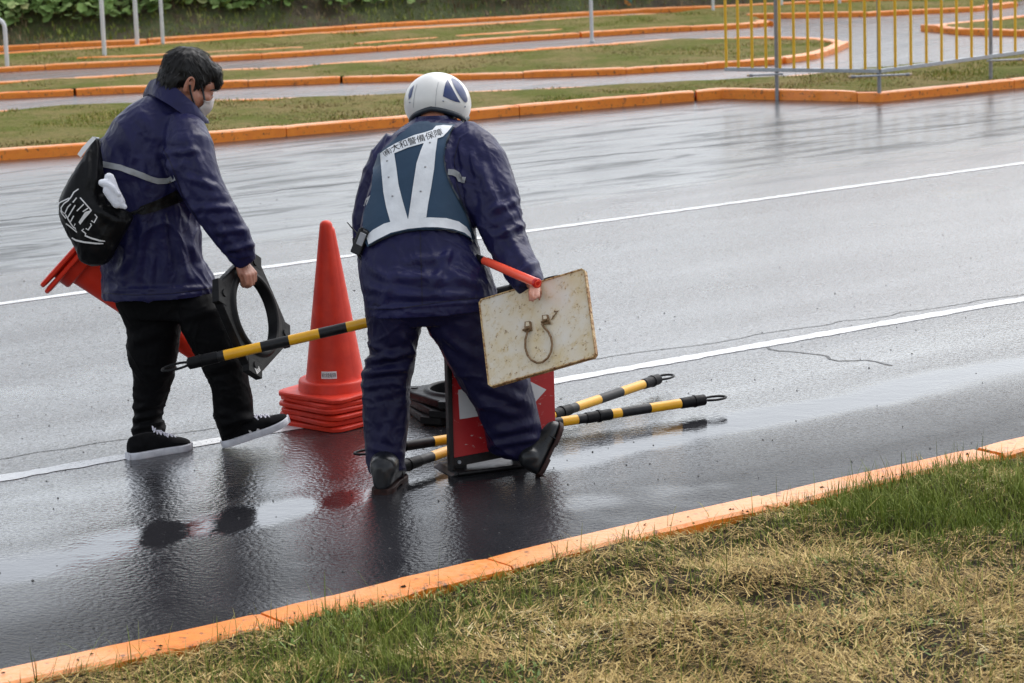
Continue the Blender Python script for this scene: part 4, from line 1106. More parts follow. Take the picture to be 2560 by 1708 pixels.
def sneaker(heel, toe, up, root, bendk=0.0, lab=None, width=.1, flip=1):
    """low black shoe with white sole and laces; heel/toe = ends of the sole on its underside"""
    heel, toe = Vector(heel), Vector(toe); L = (toe - heel).length; M = frame(toe - heel, up); s = L / .275
    def W(x, y, z): return heel + M @ (Vector((y, x, z + bendk * max(0, x - .15) ** 2)) * s)
    def st(x, hw, z0, z1, n=24, ex=2.6):
        out = []
        for j in range(n):
            t = 2 * math.pi * j / n; c, q = math.cos(t), math.sin(t); yy = math.copysign(abs(c) ** (2 / ex), c) * hw; zz = math.copysign(abs(q) ** (2 / ex), q)
            if zz > 0: yy *= 1 - .35 * zz
            out.append(W(x, yy, (z0 + z1) / 2 + zz * (z1 - z0) / 2))
        return out
    hwf = lambda x: np.interp(x, [0, .008, .03, .07, .12, .16, .20, .235, .258, .27, .275], [.014, .024, .032, .034, .033, .037, .043, .043, .035, .023, .012])
    hgt = lambda x: np.interp(x, [0, .01, .04, .09, .12, .16, .20, .24, .265, .275], [.07, .086, .094, .096, .092, .078, .062, .052, .042, .032])
    xs = [0, .004, .012, .03, .05, .07, .09, .11, .13, .15, .17, .19, .21, .23, .245, .258, .268, .274]
    m = MB(); m.loft([st(x, hwf(x), .018, hgt(x)) for x in xs]); up_ = m.build('shoe', M_blacksuede, root)
    if lab: tag(up_, lab)
    m = MB(); n = 24
    def solering(x):
        h = hwf(min(max(x, 0), .275)) + .006; r = .005
        return [W(x, -h, .006), W(x, -h + .004, 0), W(x, h - .004, 0), W(x, h, .006), W(x, h, .024), W(x, h - .004, .028), W(x, -h + .004, .028), W(x, -h, .024)]
    m.loft([solering(x) for x in [-.006] + xs + [.281]]); m.build('sole', M_sole, up_)
    m = MB()
    for i in range(5):
        x = .125 + .0165 * i; z = hgt(x) + .001
        for q in (-1, 1): m.tube([W(x, q * .016, z - .008), W(x + .004, q * .006, z + .003), W(x + .012, -q * .008, z - .001), W(x + .0165, -q * .017, z - .012)], .0030, 6)
    m.tube([W(.118, .004, .098), W(.112, .026, .112), W(.10, .034, .100), W(.112, .018, .097)], .0028, 6); m.tube([W(.118, -.004, .098), W(.13, -.03, .108), W(.145, -.034, .088)], .0028, 6); m.tube([W(.118, .0, .099), W(.138, .024, .098), W(.16, .040, .07)], .0026, 6)
    m.build('laces', M_lace, up_)
    return up_, W
M_blacksuede = pbr('black_suede', (.004, .004, .0045), (.008, .008, .009), 30, .8, bump=.2, bscale=260, Specular_IOR_Level=.1)
def boot(heel, toe, up, ankle, root, bendk=0.0, L0=.28):
    heel, toe = Vector(heel), Vector(toe); s = (toe - heel).length / L0; M = frame(toe - heel, up)
    def W(x, y, z): return heel + M @ (Vector((y, x, z + bendk * max(0, x - .15) ** 2)) * s)
    def st(x, hw, z0, z1, n=24, ex=2.7):
        out = []
        for j in range(n):
            t = 2 * math.pi * j / n; c, q = math.cos(t), math.sin(t); yy = math.copysign(abs(c) ** (2 / ex), c) * hw; zz = math.copysign(abs(q) ** (2 / ex), q)
            if zz > 0: yy *= 1 - .22 * zz
            out.append(W(x, yy, (z0 + z1) / 2 + zz * (z1 - z0) / 2))
        return out
    hwf = lambda x: np.interp(x, [0, .01, .04, .08, .13, .17, .21, .245, .268, .28], [.022, .034, .041, .041, .039, .044, .049, .047, .034, .014])
    hgt = lambda x: np.interp(x, [0, .02, .05, .09, .13, .17, .22, .26, .28], [.11, .13, .135, .132, .118, .098, .086, .068, .04])
    m = MB(); m.loft([st(x, hwf(x), .012, hgt(x)) for x in [0, .006, .015, .03, .05, .07, .09, .11, .13, .15, .17, .19, .21, .23, .248, .262, .273, .279]])
    a = W(.055, 0, .09); m.chain([a, Vector(ankle)], [.053 * s, .060 * s], 22)
    me = remesh(m, .006, 6); b = link('boot', me, M_boot, root, angle=None)
    m = MB()
    for k in (0,):
        xs = [-.004, .004, .012, .03, .06, .08, .082, .1, .14, .16, .162, .19, .22, .245, .262, .275, .284]
        def sr(x):
            h = hwf(min(max(x, 0), .28)) + .004; z0 = .0 if (x < .081 or x > .161) else .007
            return [W(x, -h, z0), W(x, h, z0), W(x, h, .018), W(x, h - .003, .021), W(x, -h + .003, .021), W(x, -h, .018)]
        m.loft([sr(x) for x in xs])
    m.build('sole', M_bootsole, b)
    m = MB(); m.tube([W(.185, q * (hwf(.185) + .001) * math.cos(t) * 1.0, .022 + .07 * math.sin(t)) for q in (1,) for t in np.linspace(0, math.pi, 14)], .003, 6); m.build('toe_seam', M_boot, b)
    return b

# ============ bareheaded man with the shoulder bag =======================
def hair_shell(name, c, M, s, parent, strands=900, seed=3):
    mb = MB(); B = lambda x, y, z, r: mb.ball(Vector(c) + M @ Vector((x, y, z)) * s, tuple(q * s for q in r), M, 28, 18)
    B(0, -.016, .044, (.086, .110, .094)); B(0, -.066, -.012, (.069, .052, .078)); B(0, -.082, -.05, (.052, .030, .045))
    B(0, .066, .072, (.060, .046, .042)); B(.012, .103, .046, (.032, .020, .030)); B(-.016, .102, .044, (.040, .021, .030))
    for q in (-1, 1): B(q * .062, .004, .036, (.022, .044, .040)); B(q * .068, .022, .004, (.007, .009, .024)); B(q * .055, -.064, -.024, (.026, .030, .050))
    me = remesh(mb, .006, 6); o = link(name, me, M_hair, parent, angle=None)
    co, no = get_co(me), get_no(me); loc = (co - np.array(c)) @ np.array(M); n = vnoise(co * np.array([150, 150, 60])) ; set_co(me, co + no * (.0022 * n + .003 * vnoise(co * 55))[:, None])
    # strands: short tapering ribbons that lie along the shell, combed from the crown forward and down
    r = np.random.default_rng(seed); idx = r.choice(len(co), strands); st = MB(); bv = bvh_of(o); Mi = np.array(M)
    for i in idx:
        p = Vector(co[i]); nn = Vector(no[i]); lp = M.transposed() @ (p - Vector(c))
        d = M @ Vector((lp.x * 2.0, .45 + .9 * (lp.z / .1) if lp.y > -.05 else -.15, -.55 - .5 * abs(lp.x) / .08)) + Vector(r.normal(0, .30, 3)); d = (d - nn * d.dot(nn)).normalized(); sd = d.cross(nn)
        L = r.uniform(.022, .05) * s; wd = r.uniform(.0012, .0026); q = p + nn * .001; pts = []
        for k in range(4):
            f = k / 3; hit = bv.find_nearest(q); z = hit[0] + hit[1] * (.0012 + .0035 * math.sin(f * 2.6) + (.004 * f if r.random() < .25 else 0)); pts.append(z); q = z + d * L / 3
        st.loft([[a + sd * wd * w_, a + nn * .0007, a - sd * wd * w_, a - nn * .0005] for a, w_ in zip(pts, (1, 1, .75, .15))], m=1 if r.random() < .10 else 0)
    st.build('strands', [M_hair, M_hairgrey], o)
    return o

def man_one():
    base = G(470, 1130); hp = P(474, 204, 10.90); Mh = frame((.86, .20, -.46), (.40, .10, .9)); s = 1.06
    wr = P(600, 652, 10.66); ctr, U_, V_, N_ = CW
    mb = MB(); head(mb, hp, Mh, s)
    nk = P(438, 268, 10.93)
    body_bits(mb, [([hp + Mh @ Vector((0, -.03, -.05)), nk], [.062, .066]),
                   ([nk, P(392, 360, 10.95), P(390, 560, 10.95), P(400, 700, 10.95)], [.07, .13, .135, .11]),
                   ([nk, P(462, 330, 10.85), P(530, 520, 10.70), wr], [.06, .06, .048, .030]),
                   ([P(340, 350, 11.0), P(250, 470, 11.15), P(290, 630, 11.2), P(330, 690, 11.12)], [.05, .045, .036, .03]),
                   ([P(365, 740, 10.96), P(384, 900, 10.98), P(368, 1085, 10.99)], [.085, .055, .036]),
                   ([P(470, 745, 10.90), P(552, 900, 10.85), P(588, 1058, 10.87)], [.065, .055, .034])])
    # right hand closed round the rim of the weight
    top = P(615, 690, 10.655); pd = (P(618, 676, 10.63) - wr).normalized()
    hand(mb, wr, pd, (.75, .55, -.1), (.35, .9, -.1), curls=[(38, 75, 55), (42, 78, 55), (46, 80, 55), (50, 80, 55)], size=.9, thumb=1)
    hand(mb, P(330, 700, 11.12), (.3, .1, -.9), (0, 1, .2), (.9, 0, .3), (50, 60, 30), size=.95)
    me = remesh(mb, .0052, 3); root = link('person', me, M_skin, angle=None); set_origin(root, base)
    tag(root, 'bareheaded dark haired person in navy jacket and black trousers walking with bag, cones and weight', 'person')
    bpy.context.view_layer.update()
    hair_shell('hair', hp + Mh @ Vector((0, -.004, -.008)), Mh, s * .955, root)
    # eye and brow
    m = MB()
    e = lambda x, y, z: hp + Mh @ Vector((x, y, z)) * s
    m.tube([e(.020, .097, -.010), e(.030, .0945, -.0125), e(.042, .088, -.014), e(.048, .083, -.017)], [.0022, .0032, .003, .0015], 8); m.build('eyelashes', M_hair, root)
    m = MB(); m.tube([e(.016, .099, .010), e(.030, .0985, .012), e(.046, .088, .009), e(.054, .078, .004)], [.0028, .0042, .0036, .0015], 8); m.build('eyebrow', M_hair, root)
    # mask
    bv = bvh_of_world(root); m = MB()
    g = []
    for i in range(13):
        a = math.radians(-57 + 9.5 * i); row = []
        for j in range(9):
            z = -.020 - .092 * j / 8; 
            bulge = 1 + .13 * math.cos(a) * math.sin(math.pi * (j + .6) / 9.5)
            half = 1.0; ra = .080 + .012 * math.cos(a) * math.sin(math.pi * j / 8); 
            f_ = j / 8; sn = abs(math.sin(a)) ** 1.5; lp = Vector((math.sin(a) * .066, .022 + math.cos(a) * (.080 + .014 * math.sin(math.pi * min(1, f_ * 1.15))) * 1.05, (-.016 - .030 * sn) * (1 - f_) + (-.112 + .045 * sn) * f_))
            q = hp + Mh @ lp * s; h = bv.find_nearest(q); 
            if h[0] is not None and (q - h[0]).dot(h[1]) < .004: q = h[0] + h[1] * .004
            row.append(q)
        g.append(row)
    vs = [q for r_ in g for q in r_]; m.add(vs, [(i * 9 + j, i * 9 + j + 1, (i + 1) * 9 + j + 1, (i + 1) * 9 + j) for i in range(12) for j in range(8)])
    mk = m.build('face_mask', M_mask, root); so_ = mk.modifiers.new('t', 'SOLIDIFY'); so_.thickness = .002
    m = MB(); bv2 = bv
    for pts in ([(498, 197), (502, 212), (507, 230), (512, 250)], [(474, 212), (476, 228), (480, 244), (486, 260)]):
        m.tube([on_surface(bv2, x, y, .004) for x, y in pts], .0042, 8)
    m.build('ear_loop', M_ink, mk)
    # trousers
    mb = MB(); Y0, Y1 = 10.96, 10.87
    body_loft(mb, [((288, 700), (468, 700), Y0, .12), ((287, 745), (470, 745), Y0, .15), ((300, 780), (460, 785), Y0, .14), ((315, 817), (452, 822), Y0, .125), ((319, 872), (450, 868), Y0, .115), ((331, 924), (439, 926), Y0 + .01, .105), ((336, 975), (421, 975), Y0 + .02, .09), ((335, 1036), (405, 1032), Y0 + .03, .082), ((331, 1058), (404, 1056), Y0 + .03, .082), ((329, 1078), (414, 1066), Y0 + .03, .085), ((333, 1090), (411, 1086), Y0 + .03, .084)])
    body_loft(mb, [((430, 700), (505, 700), Y1 + .03, .08), ((430, 735), (528, 728), Y1 + .01, .105), ((436, 758), (545, 750), Y1, .12), ((445, 790), (570, 780), Y1, .125), ((452, 822), (585, 815), Y1, .12), ((470, 857), (598, 850), Y1, .115), ((503, 918), (617, 908), Y1, .105), ((530, 968), (622, 962), Y1, .095), ((534, 1010), (630, 1006), Y1, .088), ((537, 1050), (634, 1036), Y1, .085), ((546, 1074), (632, 1042), Y1, .08), ((556, 1095), (604, 1068), Y1, .07)])
    body_loft(mb, [((290, 690), (505, 690), 10.94, .12), ((290, 745), (525, 740), 10.93, .14), ((312, 790), (525, 790), 10.92, .13)])
    me = remesh(mb, .0066, 3)
    wrinkle(me, .0055, 8, (1, 1, 1.3), .4, 3, [(330, 1050, 410, 1030, 7, .010), (332, 1075, 412, 1052, 6, .012), (345, 1025, 405, 1010, 7, .006), (540, 1030, 630, 1050, 9, .007), (550, 1065, 640, 1040, 8, .008), (440, 800, 560, 770, 10, .006), (320, 860, 430, 820, 12, .006), (510, 930, 600, 900, 10, .006)])
    link('trousers', me, M_black, root, angle=None)
    # jacket
    mb = MB(); Yt = 10.93
    body_loft(mb, [((390, 228), (468, 258), 10.93, .08), ((362, 240), (486, 272), Yt, .11), ((322, 262), (500, 300), Yt, .145), ((288, 294), (508, 325), Yt, .165), ((260, 338), (514, 352), Yt, .175), ((240, 380), (512, 390), Yt, .18), ((225, 425), (500, 430), Yt, .185), ((218, 480), (492, 478), Yt, .19), ((224, 530), (494, 528), Yt, .19), ((238, 575), (500, 572), Yt, .185), ((248, 615), (503, 612), Yt, .185), ((252, 655), (507, 650), Yt, .185), ((254, 695), (534, 688), Yt, .185), ((256, 725), (544, 715), Yt - .01, .20), ((257, 743), (542, 729), Yt - .01, .20)], 2.4)
    limb(mb, [(452, 298, 44, 10.84), (462, 330, 58, 10.80), (474, 372, 64, 10.74), (484, 420, 62, 10.70), (504, 468, 57, 10.67), (528, 514, 54, 10.65), (555, 556, 50, 10.64), (584, 597, 46, 10.64), (602, 628, 38, 10.64), (609, 646, 31, 10.645), (614, 655, 29, 10.65)])
    limb(mb, [(322, 345, 42, 11.0), (262, 395, 46, 11.06), (238, 440, 46, 11.12), (232, 520, 48, 11.15), (262, 590, 46, 11.18), (310, 660, 42, 11.18)])
    me = remesh(mb, .0062, 4)
    folds = [(413, 376, 446, 468, 9, .014), (446, 468, 500, 552, 9, .012), (395, 384, 500, 378, 8, .009), (455, 440, 550, 470, 8, .008), (472, 355, 535, 500, 10, .008), (480, 520, 590, 520, 8, .009), (515, 530, 605, 640, 9, .007), (530, 580, 620, 575, 8, .008), (560, 628, 638, 610, 7, .008),
             (300, 300, 345, 420, 16, .006), (360, 290, 400, 360, 14, .006), (360, 540, 340, 700, 12, .010), (400, 530, 420, 700, 12, .009), (440, 560, 470, 700, 11, .010), (470, 600, 520, 690, 9, .009), (320, 600, 300, 720, 12, .008), (280, 690, 330, 640, 10, .007), (385, 600, 372, 735, 9, .007), (352, 400, 366, 480, 9, .006), (325, 395, 322, 440, 8, .005), (262, 728, 540, 716, 5, .0035)]
    wrinkle(me, .0062, 7.5, (1, 1, .6), .5, 11, folds)
    jk = link('jacket', me, M_navy, root, angle=None)
    bj = bvh_of(jk)
    # stand collar
    up_ = [(368, 222, 10.97), (374, 206, 10.94), (386, 197, 10.90), (398, 195, 10.86), (422, 209, 10.825), (443, 223, 10.805), (478, 251, 10.80), (499, 272, 10.815), (516, 297, 10.86)]
    lo_ = [(360, 244, 10.99), (366, 240, 10.94), (376, 236, 10.88), (388, 240, 10.83), (408, 252, 10.79), (428, 266, 10.775), (462, 290, 10.77), (492, 309, 10.79), (517, 308, 10.85)]
    far = [(512, 292, 10.93), (486, 262, 11.0), (452, 226, 11.05), (420, 206, 11.05), (392, 204, 11.03)]
    farl = [(512, 308, 10.93), (484, 290, 11.02), (450, 266, 11.09), (412, 250, 11.1), (380, 246, 11.06)]
    T_ = [P(*q) for q in up_ + far]; L_ = [P(*q) for q in lo_ + farl]; cen = sum(T_, Vector()) / len(T_); m = MB(); rings = []
    def dens(l):
        out = []
        for i in range(len(l)):
            p0, p1, p2, p3 = l[i - 1], l[i], l[(i + 1) % len(l)], l[(i + 2) % len(l)]
            for t in (0, .25, .5, .75): out.append(p1 * 1.0 + ((p2 - p0) * .5) * t + (p0 - p1 * 2.5 + p2 * 2 - p3 * .5) * t * t + ((p1 - p2) * 1.5 + (p3 - p0) * .5) * t ** 3)
        return out
    T_, L_ = dens(T_), dens(L_)
    for a, b in zip(T_, L_):
        ou = (a - cen); ou.z = 0; ou.normalize(); md = a.lerp(b, .5) + ou * .006
        rings.append([a + ou * .003, a.lerp(b, .25) + ou * .007, md + ou * .003, a.lerp(b, .75) + ou * .008, b + ou * .006, b - ou * .004, md - ou * .006, a - ou * .004])
    m.loft(rings, closed=True); cl = m.build('collar', M_navy, jk)
    wrinkle(cl.data, .003, 14, (1, 1, 1), .3, 5)
    # grey reflective stripe across the back
    m = MB(); sheet(m, bj, stroke([(254, 410), (300, 419), (345, 435), (372, 446), (395, 453), (420, 452), (437, 444)], 14), .002, .0025, 6, smooth=2); m.build('reflective_stripe', M_tapegrey, jk)
    m = MB(); sheet(m, bj, stroke([(250, 355), (247, 380), (254, 410), (257, 430)], 7), .002, .002, 5); m.build('back_seam', M_navyd, jk)
    m = MB()
    for l in ([(258, 733), (340, 738), (430, 734), (505, 724), (540, 717)], [(572, 640), (600, 648), (632, 640)]): m = MB(); sheet(m, bj, stroke(l, 1.6), .0008, .0012, 5); m.build('seam', M_navyd, jk)
    m = MB(); sheet(m, bj, stroke([(408, 372), (424, 402), (440, 440), (452, 480), (470, 512), (494, 548)], 1.6), .0006, .0012, 5); m.build('seam', M_navyd, jk)
    # shoes
    a1, a2 = G(322, 1149), G(474, 1121); sneaker(a1, a2, (0, 0, 1), root)
    b1 = G(560, 1121); b2 = b1 + (P(722, 1072, b1.y) - P(560, 1121, b1.y)) + Vector((0, .06, 0)); up2, W = sneaker(b1 + Vector((0, 0, .004)), b2, (-.2, 0, 1), root, bendk=.9, lab='raised black shoe with a white rabbit emblem on its side')
    bs = bvh_of(up2); m = MB(); z6 = lambda pts: [(300 + x / 5.341, 1020 + y / 5.341) for x, y in pts]
    for pts in ([(1715, 300), (1740, 298), (1790, 345), (1800, 372), (1775, 378), (1740, 350)], [(1835, 272), (1862, 280), (1876, 330), (1866, 380), (1825, 388), (1808, 350), (1818, 300)], [(1780, 372), (1866, 378), (1880, 405), (1860, 432), (1800, 438), (1750, 434), (1748, 415), (1775, 405)]):
        sheet(m, bs, z6(pts), .001, .0015, 4)
    m.build('rabbit_emblem', M_sticker, up2)
    return root, jk, bj
def bvh_of_world(o):
    M = Matrix.Translation(o.location); return BVHTree.FromPolygons([M @ Vector(v) for v in get_co(o.data)], [list(p.vertices) for p in o.data.polygons])
MAN1, JK1, BJ1 = man_one()

def shoulder_bag():
    Yb = 10.70; mb = MB()
    rows = [((236, 342), (244, 346), Yb + .05, .012), ((222, 366), (252, 376), Yb + .04, .03), ((202, 398), (257, 408), Yb + .02, .05), ((180, 434), (257, 444), Yb, .065), ((160, 468), (258, 482), Yb, .08), ((147, 500), (274, 506), Yb, .09), ((147, 530), (318, 530), Yb, .09), ((154, 552), (334, 546), Yb, .09), ((165, 575), (321, 572), Yb, .088), ((177, 598), (303, 598), Yb, .085), ((188, 620), (292, 622), Yb, .08), ((200, 644), (282, 642), Yb, .07), ((210, 657), (272, 655), Yb, .055), ((226, 664), (258, 662), Yb, .03)]
    body_loft(mb, rows, 2.6); me = remesh(mb, .006, 4)
    wrinkle(me, .004, 11, (1, 1, .5), -.3, 21, [(243, 350, 240, 470, 7, .010), (225, 380, 215, 480, 8, .006), (258, 420, 262, 505, 6, .010), (262, 508, 330, 540, 6, .008), (240, 520, 300, 560, 10, .005), (190, 450, 230, 560, 12, .004), (240, 560, 280, 640, 10, .005)])
    root = thing('shoulder_bag', 'black drawstring bag with white outlined lettering on the back of the bareheaded man', 'bag', P(225, 660, Yb))
    bag = link('bag_body', me, M_blacknyl, root, angle=None); bv = bvh_of(bag)
    z = lambda pts: [(120 + x / 6.03, 420 + y / 6.03) for x, y in pts]; m = MB()
    lines = [[(160, 560), (172, 530), (205, 510), (325, 455)], [(325, 455), (310, 490), (245, 535), (200, 600), (205, 650), (255, 690), (300, 590), (345, 545)], [(460, 318), (390, 368), (350, 440), (320, 475)], [(432, 450), (375, 520)], [(410, 560), (295, 755)], [(390, 720), (340, 812)], [(265, 700), (330, 815), (385, 895), (410, 840)], [(272, 838), (330, 880), (445, 975), (408, 905), (385, 895)],
             [(485, 448), (600, 580), (655, 645)], [(540, 545), (435, 650)], [(605, 605), (525, 660)], [(655, 645), (565, 670), (470, 820), (480, 850), (540, 770), (640, 655)], [(705, 700), (740, 740), (695, 825), (655, 795)], [(640, 835), (655, 865), (605, 935), (570, 910)], [(540, 920), (510, 940), (570, 990), (560, 1020)], [(555, 1020), (660, 1062), (780, 1095), (860, 1105)], [(360, 1052), (420, 1090), (540, 1118), (720, 1138), (835, 1140)], [(190, 640), (215, 690), (270, 760)]]
    for l in lines:
        wd = 3.0 if l[0] not in ((360, 1052), (555, 1020)) else [3.5] + [4.2] * (len(l) - 2) + [2.2]
        sheet(m, bv, stroke(z(l), wd), .0008, .0012, 4)
    m.build('outlined_lettering', M_sticker, bag)
    m = MB(); bjk = BJ1
    m2 = MB(); sheet(m2, bjk, [(338, 532), (352, 515), (400, 497), (440, 474), (462, 500), (425, 515), (390, 528), (356, 537)], .006, .005, 8, smooth=3); m2.build('chest_strap', M_blacknyl, root)
    m = MB(); a = [on_surface(bjk, x, y, .012) for x, y in ((318, 536), (330, 532), (342, 529), (356, 523))]; m.tube(a, [.004, .006, .006, .005], 8); m.tube([on_surface(bjk, x, y, .014) for x, y in ((336, 536), (345, 526), (360, 519))], .004, 8); m.build('buckle', M_blackband, root)
    m = MB(); ed = [((193, 386), (202, 394)), ((206, 368), (215, 376)), ((220, 353), (228, 360)), ((232, 341), (240, 347))]; m.loft([[P(*a_, Yb - .01), P(*b_, Yb - .02), P(*b_, Yb - .01), P(*a_, Yb)] for a_, b_ in ed]); m.build('white_strap_pad', M_sticker, root)
    m = MB(); m.tube([P(233, 352, Yb + .01), P(237, 344, Yb), P(246, 346, Yb), P(250, 352, Yb + .02)], .004, 8); m.build('strap_clip', M_steel, root)
    # pair of white cotton gloves stuffed in the mouth of the bag
    g = MB(); zz = lambda x, y: (120 + x / 6.03, 420 + y / 6.03)
    def blob(x, y, rx, ry, rot, d=0): 
        px, py = zz(x, y); c = P(px, py, Yb - .065 + d); k = mpp(Yb) / 6.03; a = math.radians(rot); ux = CR * math.cos(a) - CU * math.sin(a); uy = CR * math.sin(a) + CU * math.cos(a); g.ball(c, (rx * k, .022, ry * k), Matrix((ux, Vector((0, 1, 0)), uy)).transposed(), 18, 12)
    def lobe(pts, r0, r1, d): g.chain([P(*zz(x, y), Yb - .065 + d) for x, y in pts], [(r0 + (r1 - r0) * i / (len(pts) - 1)) * mpp(Yb) / 6.03 for i in range(len(pts))], 16)
    lobe([(925, 150), (965, 260), (1020, 400), (1080, 520)], 74, 92, .012); lobe([(815, 225), (880, 235), (960, 330), (1030, 470)], 58, 84, -.004); lobe([(885, 345), (950, 440), (1040, 550)], 62, 66, -.010); lobe([(1060, 470), (1110, 560), (1165, 590)], 70, 40, -.006); lobe([(900, 250), (985, 300), (1060, 400)], 40, 46, -.016)
    gm = remesh(g, .004, 3); wrinkle(gm, .003, 30, (1, 1, 1), .2, 8); gl = link('glove', gm, M_gold, angle=None); set_origin(gl, P(300, 500, Yb - .05))
    tag(gl, 'crumpled white cotton gloves poking out of the black bag mouth', 'glove')
    return root
shoulder_bag()

# ============ helmeted man bending with the board ========================
def man_two():
    base = G(1010, 1225); hp = P(1094, 262, 10.66); Mh = frame((.16, .93, -.34), (.06, .30, .95)); Mh = Mh @ Matrix.Rotation(math.radians(-3), 3, 'Y')
    wr = P(1337, 714, 9.975); mb = MB(); head(mb, hp, Mh, 1.0); nk = P(1085, 318, 10.56); lw = P(1010, 770, 10.52)
    body_bits(mb, [([hp + Mh @ Vector((0, -.03, -.05)), nk], [.060, .064]), ([nk, P(1070, 400, 10.47), P(1060, 560, 10.38), P(1075, 715, 10.24)], [.07, .12, .13, .12]),
                   ([P(1170, 370, 10.44), P(1240, 540, 10.31), P(1302, 672, 10.10), wr], [.05, .038, .03, .026]), ([P(1000, 385, 10.5), P(932, 560, 10.52), lw], [.045, .04, .03]),
                   ([P(990, 765, 10.22), P(975, 940, 10.22), P(962, 1185, 10.16)], [.075, .055, .04]), ([P(1150, 765, 10.22), P(1240, 960, 10.22), P(1318, 1130, 10.28)], [.075, .055, .04])])
    # fingers come over the upper edge of the board and lie on its face
    fd = (P(1336, 742, 9.885) - wr).normalized()
    hand(mb, wr + Vector((0, .01, 0)), fd, (.92, .25, .1), (0, -.5, -.4), curls=[(6, 14, 12), (4, 12, 12), (2, 10, 10), (0, 10, 10)], size=.62, thumb=-1)
    hand(mb, lw, (.35, -.1, -.85), (.9, 0, .3), (0, -1, 0), (60, 75, 40), size=.95)
    me = remesh(mb, .0052, 3); root = link('person', me, M_skin, angle=None); set_origin(root, base)
    tag(root, 'person in white helmet and blue reflective vest bending forward, seen from behind', 'person'); bpy.context.view_layer.update()
    # hair at the nape
    mb = MB()
    for x, y, z, r in ((0, -.055, -.035, (.072, .055, .05)), (0, -.066, -.078, (.064, .050, .045)), (0, -.06, 0, (.078, .06, .06)), (.05, -.03, -.03, (.03, .04, .05)), (-.05, -.03, -.03, (.03, .04, .05))): mb.ball(hp + Mh @ Vector((x, y, z)), r, Mh, 20, 12)
    hm = remesh(mb, .006, 4); wrinkle(hm, .002, 60, (1, 1, .3), 0, 2); link('hair', hm, M_hair, root, angle=None)
    # helmet
    z3 = lambda l: [(1000 + x / 9.225, 170 + y / 9.225) for x, y in l]
    hc = hp + Mh @ Vector((0, .0, .006)); Rh = Mh
    def shell(th, f, k=1.0):          # f 0 top .. 1 rim ; th=0 towards the back, pi/2 to the wearer's right
        rim = -.055 - .018 * abs(math.sin(th)) + (.045 * -math.cos(th) if math.cos(th) < 0 else 0)
        ph0 = math.acos(max(-1, min(1, rim / .119))); ph = f * ph0; r = math.sin(ph)
        wid = 1 + .04 * f
        return hc + Rh @ Vector((.128 * r * math.sin(th) * k * wid, -.152 * r * math.cos(th) * k, .119 * math.cos(ph) * k))
    nt_, nf = 64, 26; m = MB(); rings = [[shell(2 * math.pi * j / nt_, max(i / nf, .01)) for j in range(nt_)] for i in range(nf + 1)]
    rings += [[shell(2 * math.pi * j / nt_, i / nf, .965) for j in range(nt_)] for i in range(nf, 6, -1)]
    m.loft(rings, cap=True); he = m.build('helmet', M_helmet, root); bh = bvh_of(he)
    m = MB(); m.tube([shell(2 * math.pi * j / nt_, 1.0, .985) for j in range(nt_)], .0105, 10, closed=True); m.build('rim_trim', M_trim, he)
    for pts in ([(1105, 270), (1065, 320), (1030, 430), (1005, 560), (992, 655), (1060, 690), (1160, 735), (1270, 775), (1390, 800), (1330, 700), (1230, 520), (1140, 350)],
                [(1185, 235), (1260, 255), (1350, 320), (1440, 430), (1510, 570), (1550, 700), (1552, 770), (1520, 800), (1475, 780), (1400, 690), (1290, 510), (1215, 350), (1180, 270)],
                [(325, 400), (262, 670), (205, 735), (195, 620), (235, 490)]):
        m = MB(); sheet(m, bh, z3(pts), .0006, .0012, 5); m.build('blue_marking', M_hblue, he)
    m = MB()
    for x, y in ((1000, 760), (228, 790), (1500, 890)):
        q = z3([(x, y)])[0]; p = on_surface(bh, q[0], q[1], 0); m.ball(p, (.0042, .0042, .0042), None, 12, 8)
    m.build('rivet', M_steel, he)
    m = MB(); 
    for l in ([(885, 330), (850, 480), (830, 650), (815, 905)], [(395, 380), (345, 560), (322, 720), (310, 920)]): sheet(m, bh, stroke(z3(l), .9), .0004, .0008, 5)
    m.build('moulding_line', M_tapegrey, he)
    m = MB()
    for l in ([(1165, 300, 10.62), (1170, 318, 10.58), (1175, 332, 10.54)], [(1152, 296, 10.60), (1160, 312, 10.58), (1172, 330, 10.54)], [(1028, 300, 10.64), (1027, 322, 10.62)]): m.tube([P(*q) for q in l], .004, 8)
    m.build('chin_strap', M_ink, he)
    # trousers
    mb = MB(); Y = 10.22
    body_loft(mb, [((915, 740), (1062, 745), Y, .15), ((915, 785), (1064, 792), Y, .145), ((918, 812), (1054, 816), Y, .135), ((921, 858), (1046, 860), Y, .125), ((921, 890), (1042, 892), Y, .12), ((907, 930), (1036, 930), Y, .12), ((905, 960), (1031, 955), Y, .115), ((907, 995), (1026, 993), Y - .01, .11), ((910, 1055), (1020, 1056), Y - .02, .105), ((914, 1112), (1014, 1118), Y - .04, .10), ((917, 1150), (1010, 1160), Y - .05, .098), ((921, 1177), (1007, 1190), Y - .05, .095)])
    body_loft(mb, [((1036, 740), (1238, 735), Y, .15), ((1040, 785), (1240, 770), Y, .145), ((1064, 812), (1236, 800), Y, .14), ((1092, 856), (1262, 838), Y, .13), ((1119, 903), (1292, 880), Y, .125), ((1153, 968), (1324, 945), Y, .12), ((1183, 1012), (1339, 998), Y, .115), ((1205, 1060), (1351, 1050), Y + .01, .11), ((1214, 1100), (1357, 1088), Y + .02, .105), ((1222, 1128), (1352, 1122), Y + .03, .10), ((1250, 1139), (1325, 1143), Y + .03, .08)])
    body_loft(mb, [((915, 720), (1238, 715), Y, .17), ((916, 780), (1240, 770), Y, .165), ((930, 806), (1225, 800), Y, .13)])
    me = remesh(mb, .0062, 3)
